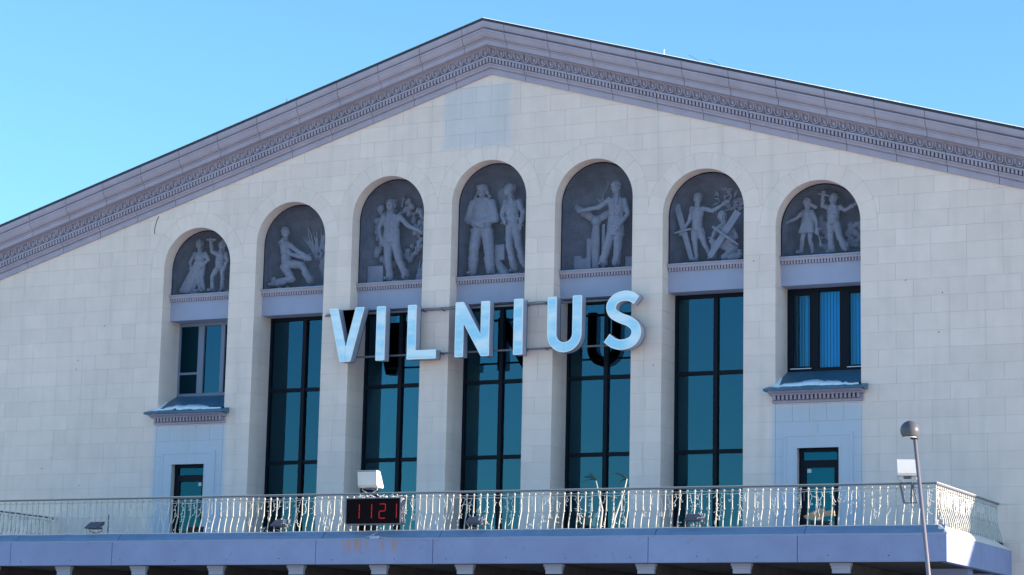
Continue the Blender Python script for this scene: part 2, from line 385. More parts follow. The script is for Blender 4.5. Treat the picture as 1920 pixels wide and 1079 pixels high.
# --- painted infill below the two outer sills, with doors
def infill(k):
    xc = k*S; p = MB().box(xc-W+0.004, xc+W-0.004, 0.014, 0.28, FLOOR, 2.0)
    dw = 0.53; dt = 0.92
    p = MB(); 
    for a, b, z0, z1 in ((-W+0.004, -dw, FLOOR, 2.4), (dw, W-0.004, FLOOR, 2.4), (-dw, dw, dt, 2.4)):
        p.box(xc+a, xc+b, 0.012, 0.5, z0, z1)
    ip = p.build('painted_infill', 'core', bld)
    r = -17; 
    for r in range(-17, -7):
        z0 = max(5.33+r*CH, FLOOR); z1 = min(5.33+(r+1)*CH, 2.02)
        if z1-z0 < 0.02: continue
        if r == -9: cuts = [-W+0.004+(2*W-0.008)*j/5 for j in range(6)]
        elif r % 2: cuts = [-W+0.004, -0.45, 0.45, W-0.004]
        else: cuts = [-W+0.004, 0.0, W-0.004]
        for a, b in zip(cuts[:-1], cuts[1:]):
            m = MB()
            for aa, bb in ((a, min(b, -dw)), (max(a, dw), b)) if z0 < dt else ((a, b),):
                if bb-aa < 0.02: continue
                m.box(xc+aa+G, xc+bb-G, 0.0, 0.2, z0+G, z1-G)
            if z0 < dt < z1 and a < dw and b > -dw: m.box(xc+max(a, -dw)+G, xc+min(b, dw)-G, 0.0, 0.2, dt, z1-G)
            if m.v: m.build('painted_block', 'wall', ip, tone=random.random())
    s = MB()
    for a, b, z0, z1 in ((-0.87, -0.80, FLOOR, 1.28), (0.80, 0.87, FLOOR, 1.28), (-0.80, 0.80, 1.20, 1.28)): s.box(xc+a, xc+b, -0.03, 0.0, z0, z1)
    for a, b, z0, z1 in ((-0.80, -0.55, FLOOR, 1.20), (0.55, 0.80, FLOOR, 1.20), (-0.55, 0.55, 0.95, 1.20)): s.box(xc+a, xc+b, -0.018, 0.0, z0, z1)
    for a, b, z0, z1 in ((-0.56, -0.525, FLOOR, 0.95), (0.525, 0.56, FLOOR, 0.95), (-0.525, 0.525, 0.915, 0.95)): s.box(xc+a, xc+b, -0.028, 0.02, z0, z1)
    s.build('door_surround', 'wall', bld, tone=0.5)
    d = MB(); y0, y1 = 0.16, 0.24
    for a, b, z0, z1 in ((-0.53, -0.43, FLOOR, 0.92), (0.43, 0.53, FLOOR, 0.92), (-0.43, 0.43, 0.83, 0.92), (-0.43, 0.43, 0.45, 0.63), (-0.43, 0.43, FLOOR, FLOOR+0.2),
                         (-0.43, -0.36, FLOOR, 0.45), (0.36, 0.43, FLOOR, 0.45)): d.box(xc+a, xc+b, y0, y1, z0, z1)
    do = d.build('balcony_door', 'frame', bld)
    MB().box(xc-0.43, xc+0.43, 0.2, 0.212, 0.63, 0.83).build('pane', 'cglass', do)
    MB().box(xc-0.36, xc+0.36, 0.2, 0.212, FLOOR+0.2, 0.45).build('pane', 'cglass', do)
    sx = xc-0.33 if k > 0 else xc+0.24
    MB().box(sx, sx+0.10, 0.194, 0.198, 0.33, 0.42).build('door_notice', 'white', do)
    MB().tube([(xc+0.39*(1 if k < 0 else -1), 0.13, -0.35), (xc+0.39*(1 if k < 0 else -1), 0.13, -0.15)], 0.015).build('handle', 'steel', do)
    MB().box(xc-0.5, xc+0.5, 0.55, 0.6, FLOOR, 0.9).build('door_curtain', 'curtain', bld)
infill(-3); infill(3)

# --- niches: shell, ledge with dentils, lintel panel, net
def arch_path(w_, zs, z0, n=24):
    pts = [(-w_, z0)] + [(-w_*math.cos(math.pi*i/n), zs + w_*math.sin(math.pi*i/n)) for i in range(n+1)] + [(w_, z0)]
    return pts
for k in BAYS:
    xc = k*S; zs = SPR[k]; wn = W-0.004
    prof = [(0.0, 0.405), (0.0, 0.56), (0.015, 0.70), (0.06, 0.85), (0.14, 0.98), (0.26, 1.08), (0.42, 1.13), (0.60, 1.14)]
    sh = MB(); rings = []
    for ins, y in prof: rings.append([(xc+x, y, z) for x, z in arch_path(wn-ins, zs, ZSILL)])
    n_ = len(rings[0]); sh.v = [p for rg in rings for p in rg]
    for i in range(len(rings)-1):
        for j in range(n_-1): sh.f.append((i*n_+j, i*n_+j+1, (i+1)*n_+j+1, (i+1)*n_+j))
    sh.f.append(tuple((len(rings)-1)*n_+j for j in range(n_)))
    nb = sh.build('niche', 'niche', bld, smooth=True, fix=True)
    for f in nb.data.polygons:
        if f.normal.y > 0: pass
    fl = MB().box(xc-wn, xc+wn, 0.40, 1.15, ZSILL-0.02, ZSILL).build('niche_floor', 'trim', nb)
    # lintel panel (spandrel between niche and window)
    MB().box(xc-W+0.003, xc+W-0.003, D1, D2-0.012, ZB, ZSILL-0.025).build('lintel_panel', 'panel', bld)
    MB().box(xc-W+0.003, xc+W-0.003, D1-0.012, D1-0.001, ZB, ZB+0.02).build('panel_edge', 'wframe', bld)
    lg = MB().prism_x([(D1-0.001, ZSILL-0.100), (D1-0.085, ZSILL-0.100), (D1-0.088, ZSILL-0.075), (D1-0.10, ZSILL-0.05), (D1-0.11, ZSILL-0.045), (D1-0.11, ZSILL-0.028), (D1-0.001, ZSILL-0.028)], xc-W+0.003, xc+W-0.003).build('ledge', 'trim', bld, fix=True)
    MB().box(xc-W+0.002, xc+W-0.002, D1-0.135, D1+0.1, ZSILL-0.027, ZSILL-0.004).build('ledge_cap', 'wframe', lg)
    dn = MB(); nd = 27
    for i in range(nd):
        x = xc-W+0.03+(2*W-0.06)*(i+0.5)/nd; dn.box(x-0.021, x+0.021, D1-0.075, D1-0.001, ZSILL-0.185, ZSILL-0.101)
    tag(dn.build('dentils', 'trim', lg), kind='stuff')
    # net and its wire frame
    fr = MB(); path = [(xc+x, 0.40, z) for x, z in arch_path(W-0.022, zs, ZSILL+0.01, 28)]
    fr.tube(path + [path[0]], 0.011, 5); nf = fr.build('net_frame', 'frame', bld)
    nm = MB(); pr = 0.0016; x = -W+0.04
    while x < W-0.02:
        t = zs + math.sqrt(max((W-0.02)**2-x*x, 0)); nm.box(xc+x-pr, xc+x+pr, 0.40, 0.4004, ZSILL, t); x += 0.048
    z = ZSILL+0.03
    while z < zs+W-0.05:
        h = W-0.02 if z < zs else math.sqrt(max((W-0.02)**2-(z-zs)**2, 0)); nm.box(xc-h, xc+h, 0.4005, 0.4009, z-pr*1.3, z+pr*1.3); z += 0.048
    tag(nm.build('bird_net', 'net', nf), kind='stuff')

# --- tall windows
def tall_window(k):
    xc = k*S; fr = MB(); y0, y1 = D2-0.03, D2+0.06
    xm = xc+0.03
    for a, b, z0, z1 in ((-W+0.002, -W+0.07, FLOOR, ZB-0.003), (W-0.07, W-0.002, FLOOR, ZB-0.003), (-W+0.07, W-0.07, ZB-0.1, ZB-0.003), (-W+0.07, W-0.07, FLOOR, FLOOR+0.08)):
        fr.box(xc+a, xc+b, y0, y1, z0, z1)
    wn_ = fr.build('tall_window', 'frame', bld)
    MB().box(xm-0.055, xm+0.055, y0-0.035, y1, FLOOR+0.08, ZB-0.1).build('mullion', 'frame', wn_)
    zc = [FLOOR+0.08, 0.94, 1.04, 2.93, 3.03, ZB-0.1]
    for a, b in ((xc-W+0.07, xm-0.055), (xm+0.055, xc+W-0.07)):
        for z in (0.94, 2.93): MB().box(a, b, y0, y1, z, z+0.1).build('transom', 'frame', wn_)
        for z0, z1 in ((zc[0], zc[1]), (zc[2], zc[3]), (zc[4], zc[5])):
            tl = random.uniform(-0.004, 0.004); yy = D2+0.02
            m = MB().box(a, b, yy, yy+0.012, z0, z1)
            m.v = [(p[0], p[1] + tl*(p[2]-z0)/(z1-z0) + random.choice((-1, 1))*0.0, p[2]) for p in m.v]
            m.build('pane', 'glass', wn_)
for k in range(-2, 3): tall_window(k)
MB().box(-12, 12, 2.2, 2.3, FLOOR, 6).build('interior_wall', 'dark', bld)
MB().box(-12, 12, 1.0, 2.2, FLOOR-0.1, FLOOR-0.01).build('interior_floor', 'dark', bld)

# --- outer windows over snowy sills
def outer_window(k):
    xc = k*S; y0, y1 = D2-0.02, D2+0.06; zb = 2.92; zt = ZB-0.003; fm = 'greyframe' if k < 0 else 'frame'
    f = MB()
    for a, b, z0, z1 in ((-W+0.002, -W+0.06, zb, zt), (W-0.06, W-0.002, zb, zt), (-W+0.06, W-0.06, zt-0.09, zt), (-W+0.06, W-0.06, zb, zb+0.08)): f.box(xc+a, xc+b, y0, y1, z0, z1)
    wo_ = f.build('casement_window', fm, bld)
    if k < 0:
        MB().box(-9.43, -9.24, y0-0.02, y1, zb+0.08, zt-0.09).build('mullion', fm, wo_)
        MB().box(-8.68, -8.56, y0-0.02, y1, zb+0.08, zt-0.09).build('sash', fm, wo_)
        MB().box(xc-W+0.06, -9.43, y0, y1, 3.54, 3.60).build('transom', fm, wo_)
        MB().box(xc-W+0.06, -9.43, D2+0.02, D2+0.03, 3.60, zt-0.09).build('pane', 'cglass', wo_)
        MB().box(xc-W+0.06, -9.43, D2+0.02, D2+0.03, zb+0.08, 3.54).build('pane', 'cglass', wo_)
        MB().box(-9.24, -8.68, D2+0.02, D2+0.03, zb+0.08, zt-0.09).build('pane', 'glass', wo_)
        MB().box(-8.56, xc+W-0.06, D2+0.02, D2+0.03, zb+0.08, zt-0.09).build('pane', 'glass', wo_)
    else:
        for a, b in ((8.50, 8.73), (9.28, 9.52)): MB().box(a, b, y0-0.02, y1, zb+0.08, zt-0.09).build('mullion', fm, wo_)
        for a, b in ((xc-W+0.06, 8.06), ): MB().box(a, b, y0-0.01, y1, zb+0.08, zt-0.09).build('sash', fm, wo_)
        for a, b, z0, z1 in ((8.06, 8.50, 3.04, 4.83), (8.73, 9.28, 2.99, 4.89), (9.52, xc+W-0.06, 3.04, 4.83)):
            MB().box(a, b, D2+0.02, D2+0.03, z0, z1).build('pane', 'bglass', wo_)
        for a, b in ((8.06, 8.50), (9.52, xc+W-0.06)):
            MB().box(a, b, y0, y1, 4.83, zt-0.09).build('sash', fm, wo_); MB().box(a, b, y0, y1, zb+0.08, 3.04).build('sash', fm, wo_)
            MB().box(a-0.06, b+0.04, y0-0.03, y0-0.001, 2.975, 2.995).build('drip_strip', 'edge', wo_)
        x = 8.10
        while x < 10.0:
            m = MB(); an = -0.5 if x > 8.33 else -0.95; c, s_ = math.cos(an)*0.043, math.sin(an)*0.043; yb = D2+0.20
            m.add([(x-c, yb-s_, 2.98), (x+c, yb+s_, 2.98), (x+c, yb+s_, 4.92), (x-c, yb-s_, 4.92), (x-c+0.002, yb-s_+0.003, 2.98), (x+c+0.002, yb+s_+0.003, 2.98), (x+c+0.002, yb+s_+0.003, 4.92), (x-c+0.002, yb-s_+0.003, 4.92)],
                  [(0,1,2,3), (7,6,5,4), (0,4,5,1), (2,6,7,3), (1,5,6,2), (3,7,4,0)])
            m.build('blind_slat', 'blind', wo_); x += 0.082
    # sloping sill plate, cornice with dentils, snow
    sp = MB(); xo, zf = 1.26, 2.335
    # sloped plate inside the recess and flaring to the front corners
    vs_ = [(xc-W+0.004, 0.90, 2.915), (xc+W-0.004, 0.90, 2.915), (xc+W-0.004, -0.012, 2.47), (xc-W+0.004, -0.012, 2.47), (xc-xo, -0.012, 2.44), (xc+xo, -0.012, 2.44), (xc+xo, -0.42, zf), (xc-xo, -0.42, zf),
           (xc+xo, -0.42, zf-0.05), (xc-xo, -0.42, zf-0.05), (xc+xo, -0.012, zf-0.05), (xc-xo, -0.012, zf-0.05)]
    sp.add(vs_, [(0, 3, 2, 1), (4, 7, 6, 5), (7, 9, 8, 6), (5, 6, 8, 10), (4, 11, 9, 7)])
    si = sp.build('sill', 'metalt', bld)
    MB().prism_x([(-0.002, 2.02), (-0.06, 2.02), (-0.06, 2.07), (-0.10, 2.08), (-0.10, 2.085), (-0.002, 2.085)], xc-W-0.06, xc+W+0.06).build('sill_moulding', 'trim', si, fix=True)
    MB().box(xc-W-0.06, xc+W+0.06, -0.035, -0.002, 2.086, 2.20).build('dentil_backing', 'trim', si)
    MB().prism_x([(-0.002, 2.201), (-0.17, 2.201), (-0.20, 2.23), (-0.30, 2.25), (-0.36, 2.283), (-0.002, 2.283)], xc-W-0.10, xc+W+0.10).build('sill_cornice', 'trim', si, fix=True)
    nd = 21
    for i in range(nd):
        x = xc-W-0.02+(2*W+0.04)*(i+0.5)/nd; MB().box(x-0.026, x+0.026, -0.17, -0.036, 2.092, 2.199).build('dentil', 'trim', si)
    def zp(y): return 2.915+(y-0.90)*(2.915-2.47)/0.912 if y > -0.012 else zf+(y+0.42)*(2.44-zf)/0.408
    m = MB(); n_ = 30; rn = random.Random(k+11); top = []; bot = []
    for i in range(n_+1):
        t = i/n_; x = xc-W+0.02+(2*W-0.04)*t
        ya = -0.10 + 0.36*math.sin(math.pi*min(1, t*1.1))*(0.7+0.4*noise.noise((t*6+k, 3, 1))) + 0.07*noise.noise((t*22, k, 5))
        yb = ya - 0.06 - 0.26*max(0, math.sin(math.pi*t))*(0.8+0.5*noise.noise((t*9, 7, k)))
        yb = max(yb, -0.36); top.append((x, ya)); bot.append((x, yb))
    for i in range(n_):
        q = [top[i], top[i+1], bot[i+1], bot[i]]; mid = lambda p: 0.045
        vs_ = [(x, y, zp(y)+0.004) for x, y in q]
        vs_ += [(q[0][0], q[0][1]-0.015, zp(q[0][1])+0.03), (q[1][0], q[1][1]-0.015, zp(q[1][1])+0.03), (q[2][0], q[2][1]+0.015, zp(q[2][1])+0.045), (q[3][0], q[3][1]+0.015, zp(q[3][1])+0.045)]
        m.add(vs_, [(4, 7, 6, 5), (0, 4, 5, 1), (2, 6, 7, 3)])
    # snow strip by the left reveal
    for i in range(8):
        y_a = 0.45-0.1*i; y_b = y_a-0.1; wa = 0.02+0.02*i; x0 = xc-W+0.004
        m.add([(x0, y_a, zp(y_a)+0.03), (x0+wa, y_a, zp(y_a)+0.006), (x0+wa+0.02, y_b, zp(y_b)+0.006), (x0, y_b, zp(y_b)+0.03)], [(0, 3, 2, 1)])
    tag(m.build('snow_patch', 'snow', si, smooth=True), kind='stuff')
outer_window(-3); outer_window(3)

# --- raking cornice
def pz(x): return -SL*abs(x)
UPP = [(0.3, 11.80), (-0.24, 11.80), (-0.40, 11.81), (-0.40, 11.94), (-0.44, 11.945), (-0.44, 11.968), (-0.42, 11.972), (-0.42, 11.985), (-0.47, 11.99), (-0.52, 12.03), (-0.565, 12.10), (-0.58, 12.135), (-0.60, 12.14), (-0.60, 12.185), (-0.50, 12.19), (-0.50, 12.205), (-0.585, 12.24), (-0.62, 12.30), (-0.63, 12.36), (-0.63, 12.395), (0.3, 12.395)]
LOW = [(0.3, 11.08), (-0.06, 11.08), (-0.06, 11.23), (-0.045, 11.235), (-0.045, 11.25), (-0.12, 11.255), (-0.12, 11.30), (-0.17, 11.33), (-0.17, 11.365), (-0.12, 11.37), (-0.12, 11.485), (-0.235, 11.49), (-0.235, 11.535), (-0.165, 11.555), (-0.165, 11.755), (-0.22, 11.775), (-0.22, 11.799), (0.3, 11.799)]
corn = MB()
for sg in (-1, 1):
    for prof, d in ((UPP, 0.012), (LOW, 0.012)):
        pr_ = [(y+d+0.03 if y < 0 else y-0.02, z+(0.004 if i < len(prof)/2 else -0.004)) for i, (y, z) in enumerate(prof)]
        corn.prism_x(pr_, 0, sg*(HW+0.2), pz)
cn = corn.build('raking_cornice', 'core', bld, fix=True)
for sg in (-1, 1):
    x = 0.0; i = 0
    for prof, nm_, off in ((UPP, 'cornice_stone', 0.62), (LOW, 'moulding_stone', 1.02)):
        cuts = [0.0] + [off + 1.25*j for j in range(17) if off+1.25*j < HW] + [HW+0.2]
        for a, b in zip(cuts[:-1], cuts[1:]):
            MB().prism_x(prof, sg*(a+(0.007 if a else 0)), sg*(b-0.007), pz).build(nm_, 'trim', cn, fix=True)
    dn = MB(); x = 0.02
    while x < 17:
        xa, xb = sg*x, sg*(x+0.052)
        dn.prism_x([(-0.091, 11.376), (-0.225, 11.376), (-0.225, 11.484), (-0.091, 11.484)], xa, xb, pz); x += 0.096
    tag(dn.build('dentils', 'trim', cn, fix=True), kind='stuff')
    # egg and dart
    u = MB()
    u.ball((0, -0.135, 0.0), 0.060, 10, 6, rz=0.090, ry=0.085)
    pth = [(-0.088, 0.095)] + [(0.088*math.sin(t), -0.012-0.088*math.cos(t)) for t in [math.radians(-90+22.5*j) for j in range(9)]] + [(0.088, 0.095)]
    for (xa, za), (xb, zb_) in zip(pth[:-1], pth[1:]):
        d = Vector((xb-xa, zb_-za)).normalized(); nn = Vector((-d.y, d.x))*0.011
        u.prism_y([(xa-nn.x, za-nn.y), (xb-nn.x, zb_-nn.y), (xb+nn.x, zb_+nn.y), (xa+nn.x, za+nn.y)], -0.232, -0.10)
    u.prism_y([(0.108, 0.095), (0.118, -0.10), (0.122, -0.10), (0.132, 0.095)], -0.225, -0.10)
    u.v = [(p[0], p[1], p[2]-SL*p[0]*sg) for p in u.v]
    me = u.mesh('egg_ornament'); me.materials.append(M['trim'])
    x = 0.12 if sg > 0 else 0.12
    while x < 16.6:
        o = bpy.data.objects.new('egg_ornament', me); COL.objects.link(o); o.parent = cn
        o.location = (sg*x, 0, 11.665-SL*x - GZ); x += 0.24
# small fittings on the roof edge
for x in (-6.0, 5.1):
    MB().tube([(x, -0.5, 12.45+pz(x)), (x, -0.5, 12.62+pz(x))], 0.018).build('roof_peg', 'white', bld)
for x in (5.75, 6.3): MB().tube([(x, -0.45, 12.62+pz(x)), (x+0.2, -0.45, 12.56+pz(x+0.2)), (x+0.42, -0.45, 12.47+pz(x+0.42))], 0.004, 4).build('roof_wire', 'roof', bld)
m = MB(); rn = random.Random(3)
for i in range(14):
    x = 8.9+i*0.17; h = 0.015+0.025*rn.random(); m.prism_x([(-0.62, 12.462), (-0.45, 12.462), (-0.5, 12.462+h), (-0.58, 12.462+h)], x, x+0.13+0.05*rn.random(), pz)
tag(m.build('roof_snow', 'snow', ro, fix=True), kind='stuff')
# bolt holes and a wall crack
m = MB(); rn = random.Random(5)
for x, z in ((-13.6, 1.2), (-12.0, 4.9), (-12.9, 3.7), (-12.85, 3.95), (12.1, 4.55), (14.2, 4.6), (12.0, 3.6), (-12.6, 0.4), (7.35, 5.6), (11.2, 4.9), (4.7, 3.1), (-13.9, 0.9)): m.ball((x, -0.002, z), 0.014, 6, 4)
tag(m.build('bolt_holes', 'black', bld), kind='stuff')
m = MB(); pts = [(-10.35, 7.95), (-10.40, 7.85), (-10.44, 7.72), (-10.47, 7.58), (-10.46, 7.45)]
m.tube([(x, -0.001, z) for x, z in pts], 0.012, 4); m.build('wall_crack', 'black', bld)

# --- lower wall under the balcony
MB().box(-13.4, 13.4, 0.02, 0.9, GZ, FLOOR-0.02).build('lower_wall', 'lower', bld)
for sg in (-1, 1):
    a, b = sorted((sg*13.401, sg*HW)); lw = MB().box(a, b, 0.007, 0.9, GZ, FLOOR-0.001).build('lower_wall', 'core', bld); m = MB()
    for r in range(13):
        z1 = FLOOR-0.003-r*CH; x = 13.403
        while x < HW-0.05:
            L_ = 0.87 if (x > 13.41 or r % 2) else 0.435; xe = min(x+L_, HW); xa, xb = sorted((sg*x, sg*xe)); m.box(xa+G, xb-G, 0.0, 0.3, z1-CH+2*G, z1); x = xe
    tag(m.build('stone_blocks', 'wall', lw, tone=[random.random() for _ in range(len(m.f)//6) for __ in range(6)]), kind='stuff')
for i in range(-5, 6):
    x = i*2.25; MB().box(x-0.75, x+0.75, 0.0, 0.02, GZ+0.1, -2.75).build('ground_floor_window', 'frame', bld)

# ================================================================== BALCONY
bal = thing('balcony', 'long lavender balcony slab with paneled fascia running along the hall front', 'balcony', (0, 0, FLOOR))
BX, BY = 13.36, -5.47
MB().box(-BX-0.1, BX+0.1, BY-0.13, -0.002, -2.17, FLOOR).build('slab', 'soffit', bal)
MB().box(-BX-0.1, BX+0.1, BY-0.1, -0.003, FLOOR+0.002, FLOOR+0.012).build('balcony_floor', 'flash', bal)
JX = [-13.65, -10.4, -7.32, -1.52, 1.59, 6.94, 10.39, 13.65]
for a, b in zip(JX[:-1], JX[1:]):
    ga = 0.008 if a > -13.6 else 0; gb = 0.008 if b < 13.6 else 0
    MB().prism_x([(-5.60, -2.18), (-5.77, -2.18), (-5.775, -2.165), (-5.77, -2.15), (-5.77, -1.60), (-5.60, -1.60)], a+ga, b-gb).build('fascia_panel', 'fascia', bal, fix=True)
    MB().prism_x([(-5.60, -1.598), (-5.765, -1.598), (-5.70, -1.50), (-5.63, -1.44), (-5.60, -1.40)], a+ga+(0.15 if ga else 0), b-gb+(0.15 if gb else -0.06)).build('flashing', 'flash', bal, fix=True)
m = MB(); n_ = 60
for i in range(n_):
    xa = -13.65+27.3*i/n_; xb = -13.65+27.3*(i+1)/n_; f = lambda x: 0.012*noise.noise((x*0.9, 0, 3))
    m.add([(xa, -5.79, -1.60+f(xa)), (xb, -5.79, -1.60+f(xb)), (xb, -5.765, -1.575+f(xb)), (xa, -5.765, -1.575+f(xa)), (xa, -5.77, -1.615+f(xa)), (xb, -5.77, -1.615+f(xb))], [(0, 1, 2, 3), (0, 4, 5, 1)])
m.build('drip_edge', 'wframe', bal)
for sg in (-1, 1):
    s = MB(); yy = [(-5.772, -2.9), (-2.885, -0.004)]
    for a, b in yy:
        x0, x1 = sorted((sg*13.47, sg*13.652)); MB().box(x0, x1, a, b, -2.18, -1.60).build('fascia_panel', 'fascia', bal)
    # snow lying on the side flashing
    p = [(sg*13.66, -1.598), (sg*13.60, -1.50), (sg*13.50, -1.42), (sg*13.46, -1.40), (sg*13.46, -1.598)]
    mm = MB(); mm.v = [(x, y, z) for y in (-5.70, -0.85) for x, z in p] + [(sg*13.66, -0.004, -1.60), (sg*13.64, -0.004, -1.56), (sg*13.55, -0.004, -1.55), (sg*13.46, -0.004, -1.55), (sg*13.46, -0.004, -1.60)]
    mm.f = [tuple(range(5)), tuple(range(10, 15))[::-1]] + [(r*5+i, r*5+(i+1) % 5, (r+1)*5+(i+1) % 5, (r+1)*5+i) for r in (0, 1) for i in range(5)]
    mm.build('side_flashing', 'white', bal, fix=True)
m = MB(); rn = random.Random(31)
for i in range(18): m.ball((-13.0+1.5*i+rn.uniform(-0.1, 0.1), -5.771, -2.06+rn.uniform(-0.02, 0.02)), 0.013, 6, 4)
tag(m.build('bolt_holes', 'black', bal), kind='stuff')
MB().tube([(-0.55, -5.80, -1.59), (-0.2, -5.80, -1.575), (-0.02, -5.80, -1.52), (0.10, -5.72, -1.44)], 0.010, 5).tube([(0.12, -5.80, -1.55), (0.5, -5.80, -1.585), (1.4, -5.80, -1.595)], 0.010, 5).build('fascia_cable', 'wframe', bal)
MB().box(-0.05, 0.18, -5.83, -5.78, -1.60, -1.53).build('junction_box', 'wframe', bal)
for i in range(-5, 6):
    x = i*2.25; b = MB().box(x-0.20, x+0.20, -5.42, -5.34, -2.40, -2.30).box(x-0.215, x+0.215, -5.44, -5.33, -2.299, -2.24).box(x-0.235, x+0.235, -5.46, -5.32, -2.239, -2.181)
    b.build('corbel', 'panel', bal); MB().box(x-0.17, x+0.17, -5.31, 0.0, -2.385, -2.175).build('beam', 'soffit', bal)
for sg in (-1, 1):
    for y in (-2.9, -0.9): x0, x1 = sorted((sg*13.40, sg*12.6)); MB().box(x0, x1, y-0.2, y+0.2, -2.40, -2.30).box(x0-0.02, x1+0.02, y-0.225, y+0.225, -2.299, -2.181).build('corbel', 'fascia', bal)

# ================================================================== RAILING
rl = thing('balcony_railing', 'white pot-bellied metal railing round the balcony edge under a grey handrail', 'railing', (0, BY, FLOOR))
hr = MB()
P0 = [(-BX, -0.02), (-BX, BY), (BX, BY), (BX, -0.02)]
hr.box(-BX-0.03, BX+0.03, BY-0.03, BY+0.03, -0.500, -0.485)
for sg in (-1, 1): hr.box(sg*BX-0.03, sg*BX+0.03, BY+0.031, -0.003, -0.500, -0.485)
hr.build('handrail', 'rail', rl)
h2 = MB().box(-BX-0.022, BX+0.022, BY-0.022, BY+0.022, -0.535, -0.5005)
for sg in (-1, 1): h2.box(sg*BX-0.022, sg*BX+0.022, BY+0.023, -0.003, -0.535, -0.5005)
h2.build('under_rail', 'grail', rl)
h3 = MB()
for a, b in zip(P0[:-1], P0[1:]):
    h3.tube([(a[0], a[1], -0.60), (b[0], b[1], -0.60)], 0.006, 4)
h3.build('thin_rail', 'rail', rl)
def baluster(o):   # o: outward unit (x,y)
    b = MB(); P = lambda d, z: (o[0]*d, o[1]*d, z-FLOOR)
    b.tube([P(0, -0.555), P(0, -0.93), P(0.012, -1.0), P(0.04, -1.10), P(0.075, -1.20), P(0.10, -1.31), P(0.105, -1.42)], 0.0145, 6)
    b.ball(P(0, -0.595), 0.030, 6, 4, rz=0.042); b.ball(P(0.006, -0.985), 0.027, 6, 4, rz=0.03)
    me = b.mesh('baluster', smooth=True); me.materials.append(M['rail']); return me
mf, ms = baluster((0, -1)), {1: baluster((1, 0)), -1: baluster((-1, 0))}
nB = 152
for i in range(nB+1):
    o = bpy.data.objects.new('baluster', mf); COL.objects.link(o); o.parent = rl; o.location = (-BX+2*BX*i/nB+random.uniform(-0.008, 0.008), 0, 0); o.rotation_euler = (random.uniform(-0.02, 0.02), random.uniform(-0.012, 0.012), random.uniform(-0.12, 0.12))
for sg in (-1, 1):
    for i in range(1, 31):
        o = bpy.data.objects.new('baluster', ms[sg]); COL.objects.link(o); o.parent = rl; o.location = (sg*BX, 5.40*i/30.5, 0); o.rotation_euler = (random.uniform(-0.012, 0.012), 0, random.uniform(-0.12, 0.12))
for x, y in ((-BX+0.1, -0.05), (-11.9, BY+0.02)): pass
MB().ball((-BX, -0.05, -0.53), 0.05, 8, 6).build('rail_end_ball', 'grail', rl)
MB().tube([(-10.62, -1.3, FLOOR), (-10.62, -1.3, -0.55)], 0.02).build('inner_post', 'grail', rl)

# ================================================================== FAIRY LIGHTS
def icicles(name, label, path, seed, dens):
    rn = random.Random(seed); t_ = thing(name, label, 'fairy lights', (path[0][0], path[0][1], FLOOR), 'icicle lights hung on the balcony railing')
    c = MB(); s = MB(); d = Vector(path[1]) - Vector(path[0]); L_ = d.length; d.normalize(); out = Vector((-d.y, d.x, 0)); out = out if (out.y < -0.5 or abs(out.x) > 0.5) else -out
    pts = []; n_ = int(L_/0.35)
    for i in range(n_+1):
        p = Vector(path[0]) + d*(L_*i/n_); pts.append(p + Vector((0, 0, -0.625 - 0.035*(i % 2) - 0.02*rn.random())))
    c.tube(pts, 0.006, 4)
    # loose cable along the foot of the railing
    q = []
    for i in range(n_+1):
        p = Vector(path[0]) + d*(L_*i/n_); q.append(p + out*0.11 + Vector((0, 0, -1.405 + 0.03*rn.random()**3)))
    c.tube(q, 0.010, 4); c.build('cable', 'cable', t_)
    x = 0.1
    while x < L_-0.05:
        p = Vector(path[0]) + d*x + Vector((0, 0, -0.64)); ln = rn.choice((0.16, 0.3, 0.45, 0.6)); y = 0; w_ = [p + out*rn.uniform(-0.015, 0.03)]
        while y < ln:
            st = 0.05; y += st; w_.append(w_[-1] + d*rn.uniform(-0.03, 0.03) + Vector((0, 0, -st)))
            if rn.random() < 0.75:
                b0 = w_[-1]; b1 = b0 + d*rn.choice((-1, 1))*rn.uniform(0.025, 0.06) + Vector((0, 0, rn.uniform(-0.05, 0.03))); s.tube([b0, b1], 0.0065, 4)
                s.ball(b1, 0.010, 4, 3)
        s.tube(w_, 0.005, 4)
        if rn.random() < 0.3:
            for j in range(5):
                b0 = p + out*0.10 + Vector((0, 0, -0.68)) + d*rn.uniform(-0.04, 0.04); s.ball(b0 + Vector((0, 0, rn.uniform(-0.06, 0.06))), 0.014, 4, 3)
        x += rn.uniform(0.09, 0.26)/dens
    tag(s.build('light_strands', 'cable', t_), kind='stuff')
icicles('fairy_lights', 'white icicle lights strung along the long front railing of the balcony', [(-BX, BY-0.02, 0), (BX, BY-0.02, 0)], 1, 1.0)
icicles('fairy_lights', 'dense white icicle lights on the short sunlit side railing at right', [(BX+0.02, BY, 0), (BX+0.02, -0.05, 0)], 2, 2.2)
icicles('fairy_lights', 'white icicle lights on the shaded side railing at the left end', [(-BX-0.02, BY, 0), (-BX-0.02, -0.05, 0)], 3, 1.2)

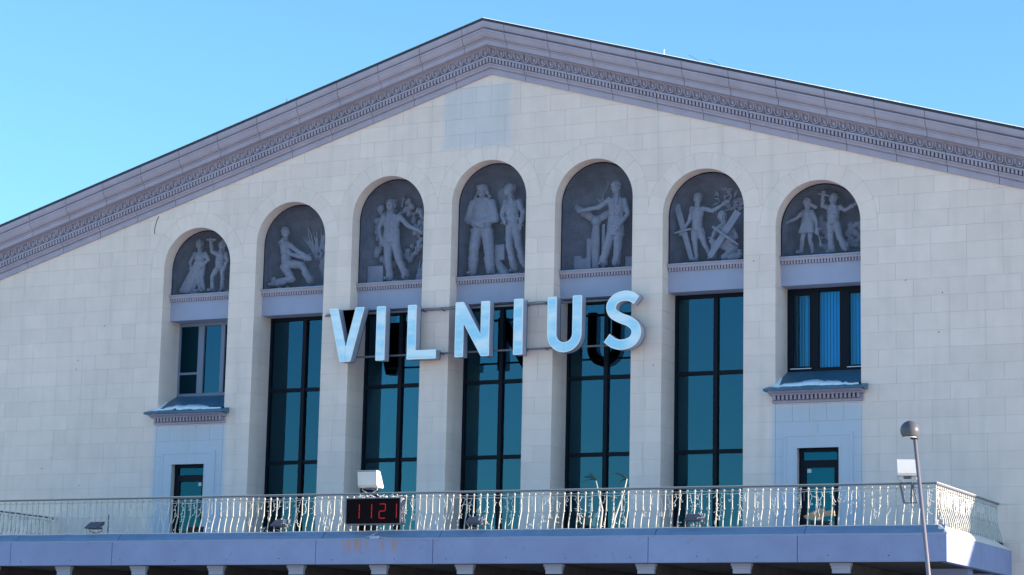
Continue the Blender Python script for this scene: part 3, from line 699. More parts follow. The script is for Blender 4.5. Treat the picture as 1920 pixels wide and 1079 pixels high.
# ================================================================== CITY SIGN
sg_ = thing('city_sign', 'pale blue raised capital letters spelling VILNIUS on thin poles across the window piers', 'sign', (0, -0.2, 3.46))
def offset(poly, d):
    n = len(poly); r = []
    for i in range(n):
        p0, p1, p2 = Vector(poly[i-1]), Vector(poly[i]), Vector(poly[(i+1) % n]); a = (p1-p0).normalized(); b = (p2-p1).normalized()
        na = Vector((a.y, -a.x)); nb = Vector((b.y, -b.x)); k = na+nb
        if k.length < 1e-6: k = na.copy(); s_ = 1
        else: s_ = 2/k.length_squared
        s_ = min(s_, 3.0); r.append((p1.x + k.x*s_*d, p1.y + k.y*s_*d))
    return r
def rnd(poly, r):
    n = len(poly); o = []
    for i in range(n):
        p0, p1, p2 = Vector(poly[i-1]), Vector(poly[i]), Vector(poly[(i+1) % n]); a = p0-p1; b = p2-p1
        if a.length < 0.06 or b.length < 0.06: o.append(tuple(p1)); continue
        cr = (p1-p0).cross(p2-p1) if hasattr(Vector((0, 0)), 'cross') else 0
        a = p1+a.normalized()*r; b = p1+b.normalized()*r; o += [tuple(a), tuple((a+b)/2*0.55+p1*0.45), tuple(b)]
    return o
def catmull(P, m=5):
    P = [Vector(p) for p in P]; o = []
    for i in range(len(P)-1):
        a, b, c, d = P[max(i-1, 0)], P[i], P[i+1], P[min(i+2, len(P)-1)]
        for j in range(m):
            t = j/m; o.append(0.5*((2*b)+(c-a)*t+(2*a-5*b+4*c-d)*t*t+(3*b-a-3*c+d)*t**3))
    o.append(P[-1]); return o
Sc = catmull([(4.41, 4.70), (4.28, 4.79), (4.09, 4.825), (3.86, 4.76), (3.725, 4.58), (3.78, 4.39), (3.98, 4.265), (4.22, 4.165), (4.38, 4.03), (4.42, 3.85), (4.31, 3.67), (4.08, 3.585), (3.83, 3.62), (3.62, 3.765)])
def stroke(c, h):
    l = []; r = []
    for i, p in enumerate(c):
        d = (c[min(i+1, len(c)-1)]-c[max(i-1, 0)]).normalized(); nn = Vector((-d.y, d.x)); l.append(tuple(p+nn*h)); r.append(tuple(p-nn*h))
    return l + r[::-1]
def U(): 
    o = [(1.97, 4.90), (1.97, 3.935)] + [(2.445-0.475*math.cos(t), 3.935-0.475*math.sin(t)) for t in [math.pi*j/20 for j in range(1, 20)]] + [(2.92, 3.935), (2.92, 4.90), (2.67, 4.90), (2.67, 3.935)]
    return o + [(2.445+0.225*math.cos(t), 3.935-0.225*math.sin(t)) for t in [math.pi*j/14 for j in range(1, 14)]] + [(2.22, 3.935), (2.22, 4.90)]
LET = [('V', [(-4.43, 4.92), (-4.07, 3.48), (-3.75, 3.48), (-3.37, 4.92), (-3.63, 4.92), (-3.905, 3.86), (-4.17, 4.92)]),
       ('I', [(-2.99, 4.91), (-2.99, 3.47), (-2.73, 3.47), (-2.73, 4.91)]),
       ('L', [(-2.06, 4.90), (-2.06, 3.46), (-1.21, 3.46), (-1.21, 3.69), (-1.81, 3.69), (-1.81, 4.90)]),
       ('N', [(-0.66, 4.90), (-0.66, 3.46), (-0.42, 3.46), (-0.42, 4.34), (0.10, 3.46), (0.325, 3.46), (0.325, 4.89), (0.08, 4.89), (0.08, 4.02), (-0.43, 4.90)]),
       ('I', [(1.02, 4.90), (1.02, 3.455), (1.275, 3.455), (1.275, 4.90)]),
       ('U', U()), ('S', stroke(Sc, 0.125)[::-1])]
def area(p): return sum(p[i-1][0]*p[i][1]-p[i][0]*p[i-1][1] for i in range(len(p)))/2
for nm_, po in LET:
    if area(po) < 0: po = po[::-1]
    raw = po; po = rnd(po, 0.022) if nm_ != 'S' else po
    fc = offset(raw, -0.024); fc = rnd(fc, 0.014) if nm_ in 'VILN' else fc
    lt = MB().prism_y(po, -0.455, -0.215).build('letter', 'letter_side', sg_, fix=True); lt['label'] = 'pale blue capital letter ' + nm_
    MB().prism_y(offset(po, 0.006), -0.212, -0.20).build('letter_back', 'letter_back', lt, fix=True)
    MB().prism_y(offset(po, 0.004), -0.474, -0.457).build('letter_rim', 'letter_rim', lt, fix=True)
    if nm_ in 'VU': xm_ = -3.905 if nm_ == 'V' else 2.445; MB().box(xm_-0.003, xm_+0.003, -0.4835, -0.4822, 3.50, 3.84 if nm_ == 'V' else 3.68).build('seam', 'letter_side', lt)
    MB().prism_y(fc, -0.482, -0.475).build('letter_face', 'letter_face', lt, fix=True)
MB().tube([(-4.75, -0.13, 4.80), (4.4, -0.13, 4.80)], 0.026, 8).build('support_pole', 'steel', sg_, smooth=True)
MB().tube([(-4.0, -0.13, 3.635), (4.3, -0.13, 3.635)], 0.026, 8).build('support_pole', 'steel', sg_, smooth=True)
m = MB(); rn = random.Random(9); pts = []
for i in range(60): pts.append((-4.7+9.0*i/59, -0.16, 4.84+0.018*noise.noise((i*0.5, 1, 2))))
m.tube(pts, 0.009, 4); m.build('sign_cable', 'black', sg_)
for k in range(-2, 2):
    xp = (k+0.5)*S
    for z in (4.80, 3.635):
        for dx in (-0.28, 0.28):
            if -4.0 < xp+dx < 4.4: MB().box(xp+dx-0.02, xp+dx+0.02, -0.155, -0.001, z-0.025, z+0.025).build('bracket', 'grayh', sg_)

# ================================================================== CLOCK
ck = thing('led_clock', 'black digital clock box on the balcony railing showing red digits 1121', 'clock', (0, -5.7, -1.24))
MB().box(-0.70, 0.72, -5.80, -5.56, -1.24, -0.66).build('clock_case', 'clockface', ck)
MB().box(-0.725, -0.701, -5.82, -5.55, -1.26, -0.64).box(0.721, 0.745, -5.82, -5.55, -1.26, -0.64).box(-0.70, 0.72, -5.82, -5.55, -0.659, -0.64).box(-0.70, 0.72, -5.82, -5.55, -1.26, -1.241).build('clock_frame', 'grail', ck)
def seg(x0, x1, z0, z1):
    m = MB(); n_ = 7
    for i in range(n_):
        if abs(x1-x0) < 1e-6:
            z = z0+(z1-z0)*i/n_; m.box(x0-0.010, x0+0.010, -5.806, -5.801, z+0.002, z+(z1-z0)/n_-0.003)
        else:
            x = x0+(x1-x0)*i/n_; m.box(x+0.002, x+(x1-x0)/n_-0.002, -5.806, -5.801, z0-0.009, z0+0.009)
    return m
def digit(name, segs):
    m = MB()
    for s in segs: k = seg(*s); m.add(k.v, k.f)
    o = m.build('digit', 'led', ck); o['label'] = 'glowing red digit ' + name
for x in (-0.36, -0.03, 0.63): digit('1', [(x, x, -1.115, -0.955), (x, x, -0.945, -0.785)])
digit('2', [(0.18, 0.33, -0.785, 0), (0.335, 0.335, -0.94, -0.79), (0.18, 0.33, -0.95, 0), (0.172, 0.172, -1.11, -0.96), (0.18, 0.33, -1.118, 0)])
m = MB(); rn = random.Random(21)
for i in range(70):
    x = rn.uniform(-0.5, 0.75); y = rn.uniform(-5.80, -5.58); z = -0.63+0.05*rn.random()
    m.tube([(x, y, z), (x+rn.uniform(-0.1, 0.1), y+rn.uniform(-0.03, 0.03), z+rn.uniform(-0.03, 0.04))], 0.009, 4)
for i in range(40):
    z = rn.uniform(-1.2, -0.66); y = rn.uniform(-5.80, -5.60); m.tube([(0.765, y, z), (0.765+rn.uniform(-0.005, 0.02), y+0.02, z+rn.uniform(-0.08, 0.08))], 0.009, 4)
t2 = thing('fairy_lights', 'bundle of white lights heaped on top of the digital clock', 'fairy lights', (0, -5.7, -0.62), 'icicle lights hung on the balcony railing')
tag(m.build('light_strands', 'cable', t2), kind='stuff')

# ================================================================== FLOODLIGHTS
def flood_big(x, z0, mir, label, yaw):
    def turn(m):
        c, s_ = math.cos(yaw), math.sin(yaw); m.v = [(x+(p[0]-x)*c-(p[1]-BY)*s_, BY+(p[0]-x)*s_+(p[1]-BY)*c, p[2]) for p in m.v]; return m
    t = thing('floodlight', label, 'floodlight', (x, BY, -0.45), 'big floodlights on the balcony rail')
    if mir == 0:
        b = MB().prism_x([(BY-0.16, 0.03), (BY+0.02, 0.02), (BY+0.22, -0.33), (BY+0.20, -0.37), (BY-0.06, -0.37), (BY-0.12, -0.32)], x-0.26, x+0.25).build('housing', 'white', t, fix=True)
        MB().box(x-0.25, x+0.24, BY-0.163, BY-0.158, 0.0, 0.02).build('hinge_strip', 'grail', t)
    else:
        b = turn(MB().prism_x([(BY-0.02, 0.0), (BY+0.10, -0.03), (BY+0.16, -0.30), (BY+0.06, -0.36), (BY-0.22, -0.36), (BY-0.24, -0.31)], x-0.22, x+0.21)).build('housing', 'white', t, fix=True)
    MB().box(x-0.07, x+0.10, BY-0.06, BY+0.06, -0.41, -0.372).build('control_box', 'grayh', t)
    m = MB()
    for dx in (-0.2, 0.2): m.tube([(x+dx*0.4, BY, -0.485), (x+dx, BY, -0.42), (x+dx, BY+0.02, -0.36)], 0.014, 6)
    m.build('yoke', 'rail', t)
    if mir:
        a = MB()
        for s in (-1, 1): a.tube([(x-0.15+0.27*(s > 0), BY-0.05, -0.50), (x-0.03+0.29*(s > 0), BY-0.16, -0.94)], 0.024, 4)
        a.tube([(x-0.03, BY-0.16, -0.94), (x+0.26, BY-0.16, -0.94)], 0.012, 4); a.tube([(x-0.17, BY-0.05, -0.51), (x+0.16, BY-0.05, -0.51)], 0.02, 4); a.tube([(x+0.11, BY-0.05, -0.5), (x+0.11, BY-0.16, -0.95)], 0.018, 4)
        a.build('bracket', 'grail', t)
flood_big(-0.28, 0, 0, 'white floodlight standing on the rail above the digital clock', 0)
flood_big(12.74, 0, 1, 'white sunlit floodlight on triangular brackets near the lamp post', math.radians(20))
def flood_small(x, lab, wrap):
    t = thing('floodlight', lab, 'floodlight', (x, BY-0.05, FLOOR), 'low floodlights along the balcony edge')
    m = MB(); m.prism_x([(BY-0.30, -1.25), (BY-0.26, -1.27), (BY+0.02, -1.16), (BY+0.05, -1.09), (BY-0.02, -1.08)], x-0.20, x+0.18); h = m.build('housing', 'grayh', t, fix=True)
    MB().add([(x-0.17, BY-0.287, -1.243), (x+0.15, BY-0.287, -1.243), (x+0.15, BY-0.03, -1.098), (x-0.17, BY-0.03, -1.098)], [(0, 1, 2, 3)]).build('lens', 'black', h)
    f = MB()
    for i in range(6): f.box(x-0.15+0.055*i, x-0.14+0.055*i, BY-0.2, BY+0.0, -1.275+0.0, -1.225)
    f.build('cooling_fin', 'grayh', t)
    y = MB()
    for s in (-0.19, 0.2): y.tube([(x+s, BY-0.1, -1.20), (x+s, BY-0.08, -1.32), (x, BY-0.06, -1.37)], 0.012, 4)
    y.tube([(x, BY-0.06, -1.37), (x, BY-0.06, FLOOR)], 0.014, 4); y.build('bracket', 'grail', t)
    if wrap:
        w_ = MB(); rn = random.Random(int(x*10))
        for i in range(16): 
            c = (x+0.12+0.14*rn.random(), BY-0.33+0.25*rn.random(), -1.22+0.10*rn.random()); w_.tube([c, (c[0]+rn.uniform(-.05, .05), c[1], c[2]+rn.uniform(-.05, .05))], 0.010, 4)
        w_.build('wrapped_lights', 'cable', t)
flood_small(-7.99, 'small dark floodlight at the unlit left end of the balcony railing', False)
flood_small(-2.62, 'small dark floodlight at the railing foot below the left tall window', True)
flood_small(2.59, 'small dark floodlight at the railing foot just right of the clock', True)
flood_small(7.98, 'small dark floodlight at the railing foot near the right balcony door', True)

# ================================================================== THINGS ON THE BALCONY
def pole_tree(x, lab, pts, tip):
    t = thing('curved_pole', lab, 'decoration', (x, -4.6, FLOOR), 'thin curved poles behind the railing')
    MB().tube(pts, 0.03, 6, 0.014).build('pole', 'rail', t, smooth=True)
    f = MB(); rn = random.Random(int(x*7)); p = Vector(pts[-1])
    for i in range(9):
        d = Vector((-rn.uniform(0.12, 0.36), rn.uniform(-0.1, 0.1), rn.uniform(-0.10, 0.16))); a = p+Vector((0, 0.02, tip)); f.tube([a, a+d*0.6+Vector((0, 0, 0.03)), a+d], 0.010, 4, 0.004)
    f.build('frond', 'frond', t)
pole_tree(5.35, 'thin pale curved pole with dark fronds, leaning left behind the railing', [(5.27, -4.6, FLOOR), (5.29, -4.6, -1.25), (5.32, -4.6, -1.0), (5.33, -4.6, -0.90), (5.29, -4.6, -0.74), (5.23, -4.6, -0.50), (5.16, -4.6, -0.23)], 0.04)
pole_tree(5.75, 'thin pale curved pole with dark fronds, leaning right behind the railing', [(5.56, -4.6, FLOOR), (5.60, -4.6, -1.28), (5.64, -4.6, -1.10), (5.71, -4.6, -0.90), (5.78, -4.6, -0.70), (5.87, -4.6, -0.46), (5.93, -4.6, -0.20)], 0.0)
t = thing('tan_board', 'tan bow-shaped board on the balcony floor in front of the right door', 'board', (10.5, -4.9, FLOOR))
MB().prism_y([(10.24, -1.13), (10.42, -1.05), (10.60, -0.96), (10.76, -1.03), (10.93, -0.99), (10.95, -1.13), (10.72, -1.13), (10.58, -1.22), (10.30, -1.19)], -4.9, -4.84).build('board', 'brown', t, fix=True)
MB().box(10.40, 10.85, -4.88, -4.6, FLOOR, -1.24).build('stand', 'black', t)
t = thing('crate', 'small black box on the balcony floor beside the left door', 'box', (-5.55, -4.8, FLOOR))
MB().box(-5.72, -5.43, -4.9, -4.6, FLOOR, -1.20).build('box_body', 'black', t); MB().box(-5.73, -5.42, -4.91, -4.59, -1.199, -1.17).build('lid', 'grayh', t)

# ================================================================== STREET LAMP
lp = thing('street_lamp', 'leaning grey lamp post with half-shaded ball head in front of the balcony corner', 'street lamp', (15.25, -12, GZ))
top = Vector((14.715, -12, -0.24)); bot = Vector((15.32, -12, GZ))
MB().tube([bot, top], 0.05, 14, 0.034).build('post', 'steel', lp, smooth=True)
MB().lathe([(0.14, 0), (0.14, 0.03), (0.08, 0.06), (0.08, 0.4), (0.055, 0.45)], (bot.x, bot.y, GZ), 16).build('base', 'steel', lp)
c = Vector((14.63, -12, -0.15)); prof = []
for i in range(13):
    a = math.radians(90-i*130/12); prof.append((max(0.001, 0.178*math.cos(a)), 0.178*math.sin(a)))
gl = MB().lathe(prof, c, 28); o = gl.build('globe_shade', 'lampg', lp, smooth=True, fix=True)
MB().lathe([(0.001, -0.137), (0.12, -0.138), (0.125, -0.125), (0.001, -0.120)], c, 24).build('lens', 'lampd', lp)
MB().box(c.x+0.02, c.x+0.14, c.y-0.05, c.y+0.05, c.z-0.165, c.z-0.138).build('lamp_bracket', 'black', lp)

# ================================================================== SCULPTURES
class Fig:
    def __init__(s): s.m = MB()
    def cap(s, p, q, r1, r2, n=10, fl=1.0):
        p, q = Vector(p), Vector(q); d = q-p; L_ = d.length or 1e-4; d = d/L_
        a = d.orthogonal().normalized(); b = d.cross(a); rings = []
        for t, off in [(-80, 0), (-50, 0), (-20, 0)]: rings.append((p + d*(r1*math.sin(math.radians(t))), r1*math.cos(math.radians(t))))
        for t in (20, 50, 80): rings.append((q + d*(r2*math.sin(math.radians(t))), r2*math.cos(math.radians(t))))
        vs_ = []
        for c, r in rings:
            for k in range(n):
                o = (a*math.cos(2*math.pi*k/n) + b*math.sin(2*math.pi*k/n))*r; o.y *= fl; vs_.append(c+o)
        fs = [(i*n+k, i*n+(k+1) % n, (i+1)*n+(k+1) % n, (i+1)*n+k) for i in range(len(rings)-1) for k in range(n)]
        fs += [tuple(range(n-1, -1, -1)), tuple((len(rings)-1)*n+k for k in range(n))]
        s.m.add(vs_, fs)
    def chain(s, pts, rs, fl=1.0):
        for i in range(len(pts)-1): s.cap(pts[i], pts[i+1], rs[i], rs[i+1], fl=fl)
    def ball(s, c, r, rz=None, ry=None): s.m.ball(c, r, 14, 10, rz=rz, ry=ry)
    def loft(s, rings, n=16):               # rings: (center, rx, ry)
        vs_ = []
        for c, rx, ry in rings:
            for k in range(n): vs_.append((c[0]+rx*math.cos(2*math.pi*k/n), c[1]+ry*math.sin(2*math.pi*k/n), c[2]))
        fs = [(i*n+k, i*n+(k+1) % n, (i+1)*n+(k+1) % n, (i+1)*n+k) for i in range(len(rings)-1) for k in range(n)]
        fs += [tuple(range(n-1, -1, -1)), tuple((len(rings)-1)*n+k for k in range(n))]
        s.m.add(vs_, fs)
    def hand(s, w_, d, k=1.0, side=1):
        w_, d = Vector(w_), Vector(d).normalized(); ac = d.cross(Vector((0, 1, 0))); ac = ac.normalized() if ac.length > 0.1 else Vector((1, 0, 0))
        pc = w_+d*0.05*k; s.cap(w_, pc+d*0.02*k, 0.034*k, 0.044*k)
        for i, ln in enumerate((0.075, 0.09, 0.085, 0.065)):
            b = pc+d*0.04*k+ac*(i-1.5)*0.026*k; m_ = b+d*ln*0.55*k+Vector((0, -0.012, 0)); s.cap(b, m_, 0.014*k, 0.013*k, 6); s.cap(m_, m_+d*ln*0.45*k+Vector((0, 0.03, -0.01)), 0.013*k, 0.011*k, 6)
        tb = pc+ac*0.045*k*side; s.cap(tb, tb+(d*0.5+ac*0.8*side)*0.065*k, 0.016*k, 0.012*k, 6)
    def head(s, c, k=1.0, turn=0.0, hair=None, tilt=0.0):
        c = Vector(c); s.ball(c, 0.093*k, rz=0.130*k, ry=0.112*k)
        f = Vector((math.sin(turn), -math.cos(turn), 0)); sd = Vector((f.y, -f.x, 0))*-1
        s.ball(c+f*0.035*k+Vector((0, 0, -0.055*k)), 0.070*k, rz=0.075*k, ry=0.070*k)           # jaw
        s.cap(c+f*0.100*k+Vector((0, 0, 0.02*k)), c+f*0.128*k+Vector((0, 0, -0.025*k)), 0.014*k, 0.021*k, 8)  # nose
        s.cap(c+f*0.098*k+sd*0.05*k+Vector((0, 0, 0.035*k)), c+f*0.098*k-sd*0.05*k+Vector((0, 0, 0.035*k)), 0.017*k, 0.017*k, 8)   # brow
        for e in (-1, 1):
            s.ball(c+f*0.088*k+sd*0.036*k*e+Vector((0, 0, 0.006*k)), 0.016*k)                    # eyes
            s.ball(c+f*0.078*k+sd*0.05*k*e+Vector((0, 0, -0.03*k)), 0.028*k)                      # cheeks
            s.ball(c+sd*0.095*k*e+Vector((0, 0, -0.01*k)), 0.018*k, rz=0.034*k)                  # ears
        s.cap(c+f*0.098*k+sd*0.022*k+Vector((0, 0, -0.062*k)), c+f*0.098*k-sd*0.022*k+Vector((0, 0, -0.062*k)), 0.013*k, 0.013*k, 8)  # lips
        s.ball(c+f*0.090*k+Vector((0, 0, -0.105*k)), 0.025*k)                                     # chin
        if hair == 'short': s.ball(c-f*0.018*k+Vector((0, 0, 0.045*k)), 0.104*k, rz=0.105*k, ry=0.115*k)
        if hair == 'wavy':
            s.ball(c-f*0.022*k+Vector((0, 0, 0.05*k)), 0.108*k, rz=0.108*k, ry=0.115*k)
            for i in range(9):
                a = i*0.7; s.ball(c+Vector((0.10*math.cos(a), 0.03, 0.06+0.07*math.sin(a)))*k, 0.04*k)
        if hair == 'scarf':
            s.ball(c-f*0.02*k+Vector((0, 0, 0.035*k)), 0.112*k, rz=0.125*k, ry=0.125*k); s.ball(c-f*0.08*k+Vector((0, 0, -0.08*k)), 0.07*k)
        if hair == 'cap':
            s.ball(c-f*0.01*k+Vector((0, 0, 0.08*k)), 0.118*k, rz=0.07*k, ry=0.12*k); s.cap(c+f*0.10*k+sd*0.05*k+Vector((0, 0, 0.06*k)), c+f*0.10*k-sd*0.05*k+Vector((0, 0, 0.06*k)), 0.022*k, 0.022*k)
        if hair == 'helmet':
            s.ball(c+Vector((0, 0.02, 0.05))*k, 0.122*k, rz=0.11*k, ry=0.125*k)
            s.cap(c+f*0.10*k+sd*0.06*k+Vector((0, 0, 0.085*k)), c+f*0.10*k-sd*0.06*k+Vector((0, 0, 0.085*k)), 0.026*k, 0.026*k)
            for e in (-1, 1): s.chain([c+sd*0.108*k*e+Vector((0, 0.01, 0.0)), c+sd*0.125*k*e+Vector((0, 0.02, -0.07*k)), c+sd*0.165*k*e+Vector((0, 0.01, -0.125*k))], [0.028*k, 0.028*k, 0.036*k], fl=0.7)
    def done(s, name, mat, parent, voxel=0.0125, folds=0.019, fscale=0.07, smooth=1):
        me = s.m.mesh('tmp'); o = bpy.data.objects.new('tmp', me); COL.objects.link(o)
        r = o.modifiers.new('r', 'REMESH'); r.mode = 'VOXEL'; r.voxel_size = voxel
        sm = o.modifiers.new('s', 'SMOOTH'); sm.iterations = smooth; sm.factor = 0.5
        if folds:
            tx = bpy.data.textures.new('folds', 'CLOUDS'); tx.noise_scale = fscale; tx.noise_depth = 3
            d = o.modifiers.new('d', 'DISPLACE'); d.texture = tx; d.strength = folds*2; d.mid_level = 0.5; d.texture_coords = 'LOCAL'
        dg = bpy.context.evaluated_depsgraph_get(); ev = o.evaluated_get(dg); nm_ = bpy.data.meshes.new_from_object(ev)
        bpy.data.objects.remove(o)
        off = wloc(parent); nm_.transform(Matrix.Translation(-off)); nm_.materials.clear(); nm_.materials.append(M[mat]); nm_.name = name
        nm_.polygons.foreach_set('use_smooth', [True]*len(nm_.polygons))
        q = bpy.data.objects.new(name, nm_); COL.objects.link(q); q.parent = parent; return q
YF = 0.80
def P3(k, J, n, dy=0.0): x, z = J[n]; return Vector((k*S+x, YF+dy, ZSILL+z))
def body(k, J, hk=1.15, turn=0.0, hair='short', coat=None, legr=(0.10, 0.075, 0.058), armr=(0.068, 0.058, 0.045), tw=1.0, trouser=True, dyL=-0.06, dyR=-0.06, boots=False, armskip=()):
    f = Fig(); g = lambda n, dy=0.0: P3(k, J, n, dy); hk *= 1.13; legr = [r*1.14 for r in legr]; armr = [r*1.16 for r in armr]; tw *= 1.06
    f.head(g('head'), hk, turn, hair)
    f.cap(g('neck', 0.01)+Vector((0, 0, -0.05)), g('head', 0.01)+Vector((0, 0, -0.06)), 0.072*hk, 0.066*hk)
    nk = g('neck'); pe = g('pel'); shw = abs(J['shR'][0]-J['shL'][0])/2
    ax = (g('shL')+g('shR'))/2; rings = []
    for t, wx, dy_ in ((0.0, 0.10, 0.085), (0.10, shw*0.80*tw+0.02, 0.10), (0.22, shw*0.95*tw+0.02, 0.13), (0.45, shw*0.92*tw, 0.14), (0.72, shw*0.80*tw, 0.12), (1.0, shw*0.86*tw, 0.13), (1.12, shw*0.78*tw, 0.12)):
        c = (nk+Vector((0, 0, -0.06))).lerp(pe, t); 
        if t < 0.5: c.x = c.x*(0.4+t) + ax.x*(0.6-t)
        rings.append((c, wx, dy_*tw))
    f.loft(rings)
    for s_ in ('L', 'R'):
        if s_ not in armskip:
            f.chain([g('sh'+s_, 0.0), g('el'+s_, -0.02), g('ha'+s_, dyL if s_ == 'L' else dyR)], [armr[0]*1.08, armr[1], armr[2]], fl=0.95)
            d = g('ha'+s_, dyL if s_ == 'L' else dyR)-g('el'+s_, -0.02); f.hand(g('ha'+s_, dyL if s_ == 'L' else dyR), d, 1.1, -1 if s_ == 'L' else 1)
        ft = g('ft'+s_, -0.02); kn = g('kn'+s_, -0.06); hp = g('hip'+s_, 0.0)
        f.chain([hp, kn, ft+Vector((0, 0.02, 0.09))], list(legr))
        if trouser: f.cap(ft+Vector((0, 0.02, 0.16)), ft+Vector((0, 0.02, 0.07)), legr[2]*1.1, legr[2]*1.3)
        if boots: f.cap(ft+Vector((0, 0.02, 0.22)), ft+Vector((0, 0.02, 0.04)), legr[2]*0.95, legr[2]*0.9); f.cap(ft+Vector((-0.08, 0.02, 0.24)), ft+Vector((0.08, 0.02, 0.24)), 0.03, 0.03)
        fd = -1 if s_ == 'L' else 1
        f.cap(ft+Vector((0, 0.03, 0.03)), ft+Vector((0.05*fd, -0.15, 0.0)), 0.052, 0.042)
    if not coat and trouser:
        wz = pe.z+0.11*(nk.z-pe.z)/0.75; c = Vector((pe.x*0.9+nk.x*0.1, YF, wz)); bw = shw*0.88*tw
        f.loft([(c+Vector((0, 0, 0.16)), bw*0.96, 0.135*tw), (c+Vector((0, 0, 0.07)), bw*1.08, 0.15*tw), (c+Vector((0, 0, 0.03)), bw*1.02, 0.14*tw)])
        f.loft([(c+Vector((0, 0, 0.022)), bw*1.0, 0.145*tw), (c+Vector((0, 0, -0.022)), bw*1.0, 0.145*tw)])
        for e in (-1, 1): f.cap(nk+Vector((0.02*e, -0.11, -0.03)), nk+Vector((0.10*e, -0.13, -0.13)), 0.026, 0.018, 6)
        for s_ in ('L', 'R'):
            if s_ not in armskip: h_ = g('ha'+s_, dyL if s_ == 'L' else dyR); e_ = g('el'+s_, -0.02); f.cap(e_.lerp(h_, 0.62), e_.lerp(h_, 0.86), armr[2]*1.35, armr[2]*1.22)
            ft = g('ft'+s_, -0.02); kn = g('kn'+s_, -0.06); f.cap(kn.lerp(ft, 0.45), kn.lerp(ft, 0.80)+Vector((0, 0.01, 0.02)), legr[1]*1.02, legr[2]*1.32)
    if coat:
        z0, wd = coat; sh_ = ax; rings = []
        for t in range(5):
            c = Vector((pe.x, YF-0.005, pe.z+0.32)).lerp(Vector((pe.x, YF-0.01, ZSILL+z0)), t/4); rings.append((c, wd*(0.86+0.14*t/4), 0.145+0.015*t/4))
        f.loft(rings)
        f.cap((pe.x, YF-0.15, pe.z+0.55), (pe.x, YF-0.165, ZSILL+z0+0.02), 0.012, 0.012, 6)
        for e in (-1, 1): f.cap(nk+Vector((0.06*e, -0.09, -0.03)), nk+Vector((0.05*e, -0.15, -0.28)), 0.022, 0.02, 6)
    return f
def plinth(k, t, x0=-1.0, x1=1.0, seed=1, h=0.16):
    f = Fig(); rn = random.Random(seed); x = x0
    while x < x1:
        r = rn.uniform(0.09, 0.16); f.m.ball((k*S+x, 0.86+rn.uniform(-0.05, 0.1), ZSILL+0.01), r, 10, 6, rz=h*rn.uniform(0.6, 1.05), ry=0.22); x += r*0.9
    f.m.box(k*S+x0, k*S+x1, 0.66, 1.13, ZSILL+0.001, ZSILL+h*0.55)
    return f.done('rocky_base', 'stat', t, 0.02, 0.02, 0.12)
def sculpt(k, label): return thing('niche_sculpture', label, 'sculpture', (k*S, 0.85, ZSILL), 'relief sculptures in the arched niches')
J1A = {'head': (-0.47, 1.5), 'neck': (-0.45, 1.34), 'shL': (-0.61, 1.24), 'shR': (-0.26, 1.23), 'elL': (-0.75, 1.0), 'haL': (-0.70, 0.91), 'elR': (-0.14, 1.05), 'haR': (-0.23, 0.95), 'pel': (-0.41, 0.91), 'hipL': (-0.48, 0.87), 'hipR': (-0.33, 0.86), 'knL': (-0.43, 0.54), 'ftL': (-0.40, 0.16), 'knR': (-0.31, 0.53), 'ftR': (-0.27, 0.15)}
J1B = {'head': (0.31, 1.43), 'neck': (0.29, 1.29), 'shL': (0.12, 1.2), 'shR': (0.42, 1.19), 'elL': (-0.03, 1.27), 'haL': (-0.05, 1.48), 'elR': (0.5, 0.99), 'haR': (0.46, 0.86), 'pel': (0.25, 0.82), 'hipL': (0.17, 0.79), 'hipR': (0.33, 0.78), 'knL': (0.04, 0.55), 'ftL': (0.04, 0.16), 'knR': (0.38, 0.55), 'ftR': (0.36, 0.14)}
J2 = {'head': (-0.66, 1.67), 'neck': (-0.68, 1.5), 'shL': (-0.80, 1.38), 'shR': (-0.55, 1.34), 'elL': (-0.45, 1.05), 'haL': (-0.02, 0.91), 'elR': (-0.28, 1.14), 'haR': (0.07, 0.95), 'pel': (-0.6, 0.78), 'hipL': (-0.64, 0.68), 'hipR': (-0.47, 0.77), 'knL': (-0.36, 0.33), 'ftL': (-0.98, 0.2), 'knR': (-0.07, 0.71), 'ftR': (0.22, 0.17)}
J3 = {'head': (-0.36, 2.2), 'neck': (-0.34, 2.04), 'shL': (-0.58, 1.91), 'shR': (-0.09, 1.89), 'elL': (-0.70, 1.57), 'haL': (-0.60, 1.27), 'elR': (0.2, 1.60), 'haR': (0.52, 1.45), 'pel': (-0.31, 1.25), 'hipL': (-0.41, 1.2), 'hipR': (-0.19, 1.19), 'knL': (-0.37, 0.7), 'ftL': (-0.33, 0.17), 'knR': (-0.03, 0.68), 'ftR': (0.15, 0.17)}
J4A = {'head': (-0.60, 2.40), 'neck': (-0.59, 2.20), 'shL': (-0.86, 2.05), 'shR': (-0.32, 2.03), 'elL': (-1.0, 1.64), 'haL': (-0.60, 1.46), 'elR': (-0.18, 1.62), 'haR': (-0.62, 1.50), 'pel': (-0.57, 1.37), 'hipL': (-0.72, 1.29), 'hipR': (-0.42, 1.26), 'knL': (-0.77, 0.84), 'ftL': (-0.83, 0.17), 'knR': (-0.33, 0.81), 'ftR': (-0.3, 0.16)}
J4B = {'head': (0.22, 2.36), 'neck': (0.28, 2.17), 'shL': (0.12, 2.04), 'shR': (0.51, 2.03), 'elL': (0.02, 1.72), 'haL': (0.12, 1.56), 'elR': (0.64, 1.72), 'haR': (0.6, 1.45), 'pel': (0.34, 1.42), 'hipL': (0.25, 1.37), 'hipR': (0.45, 1.35), 'knL': (0.27, 0.84), 'ftL': (0.41, 0.17), 'knR': (0.54, 0.83), 'ftR': (0.71, 0.25)}
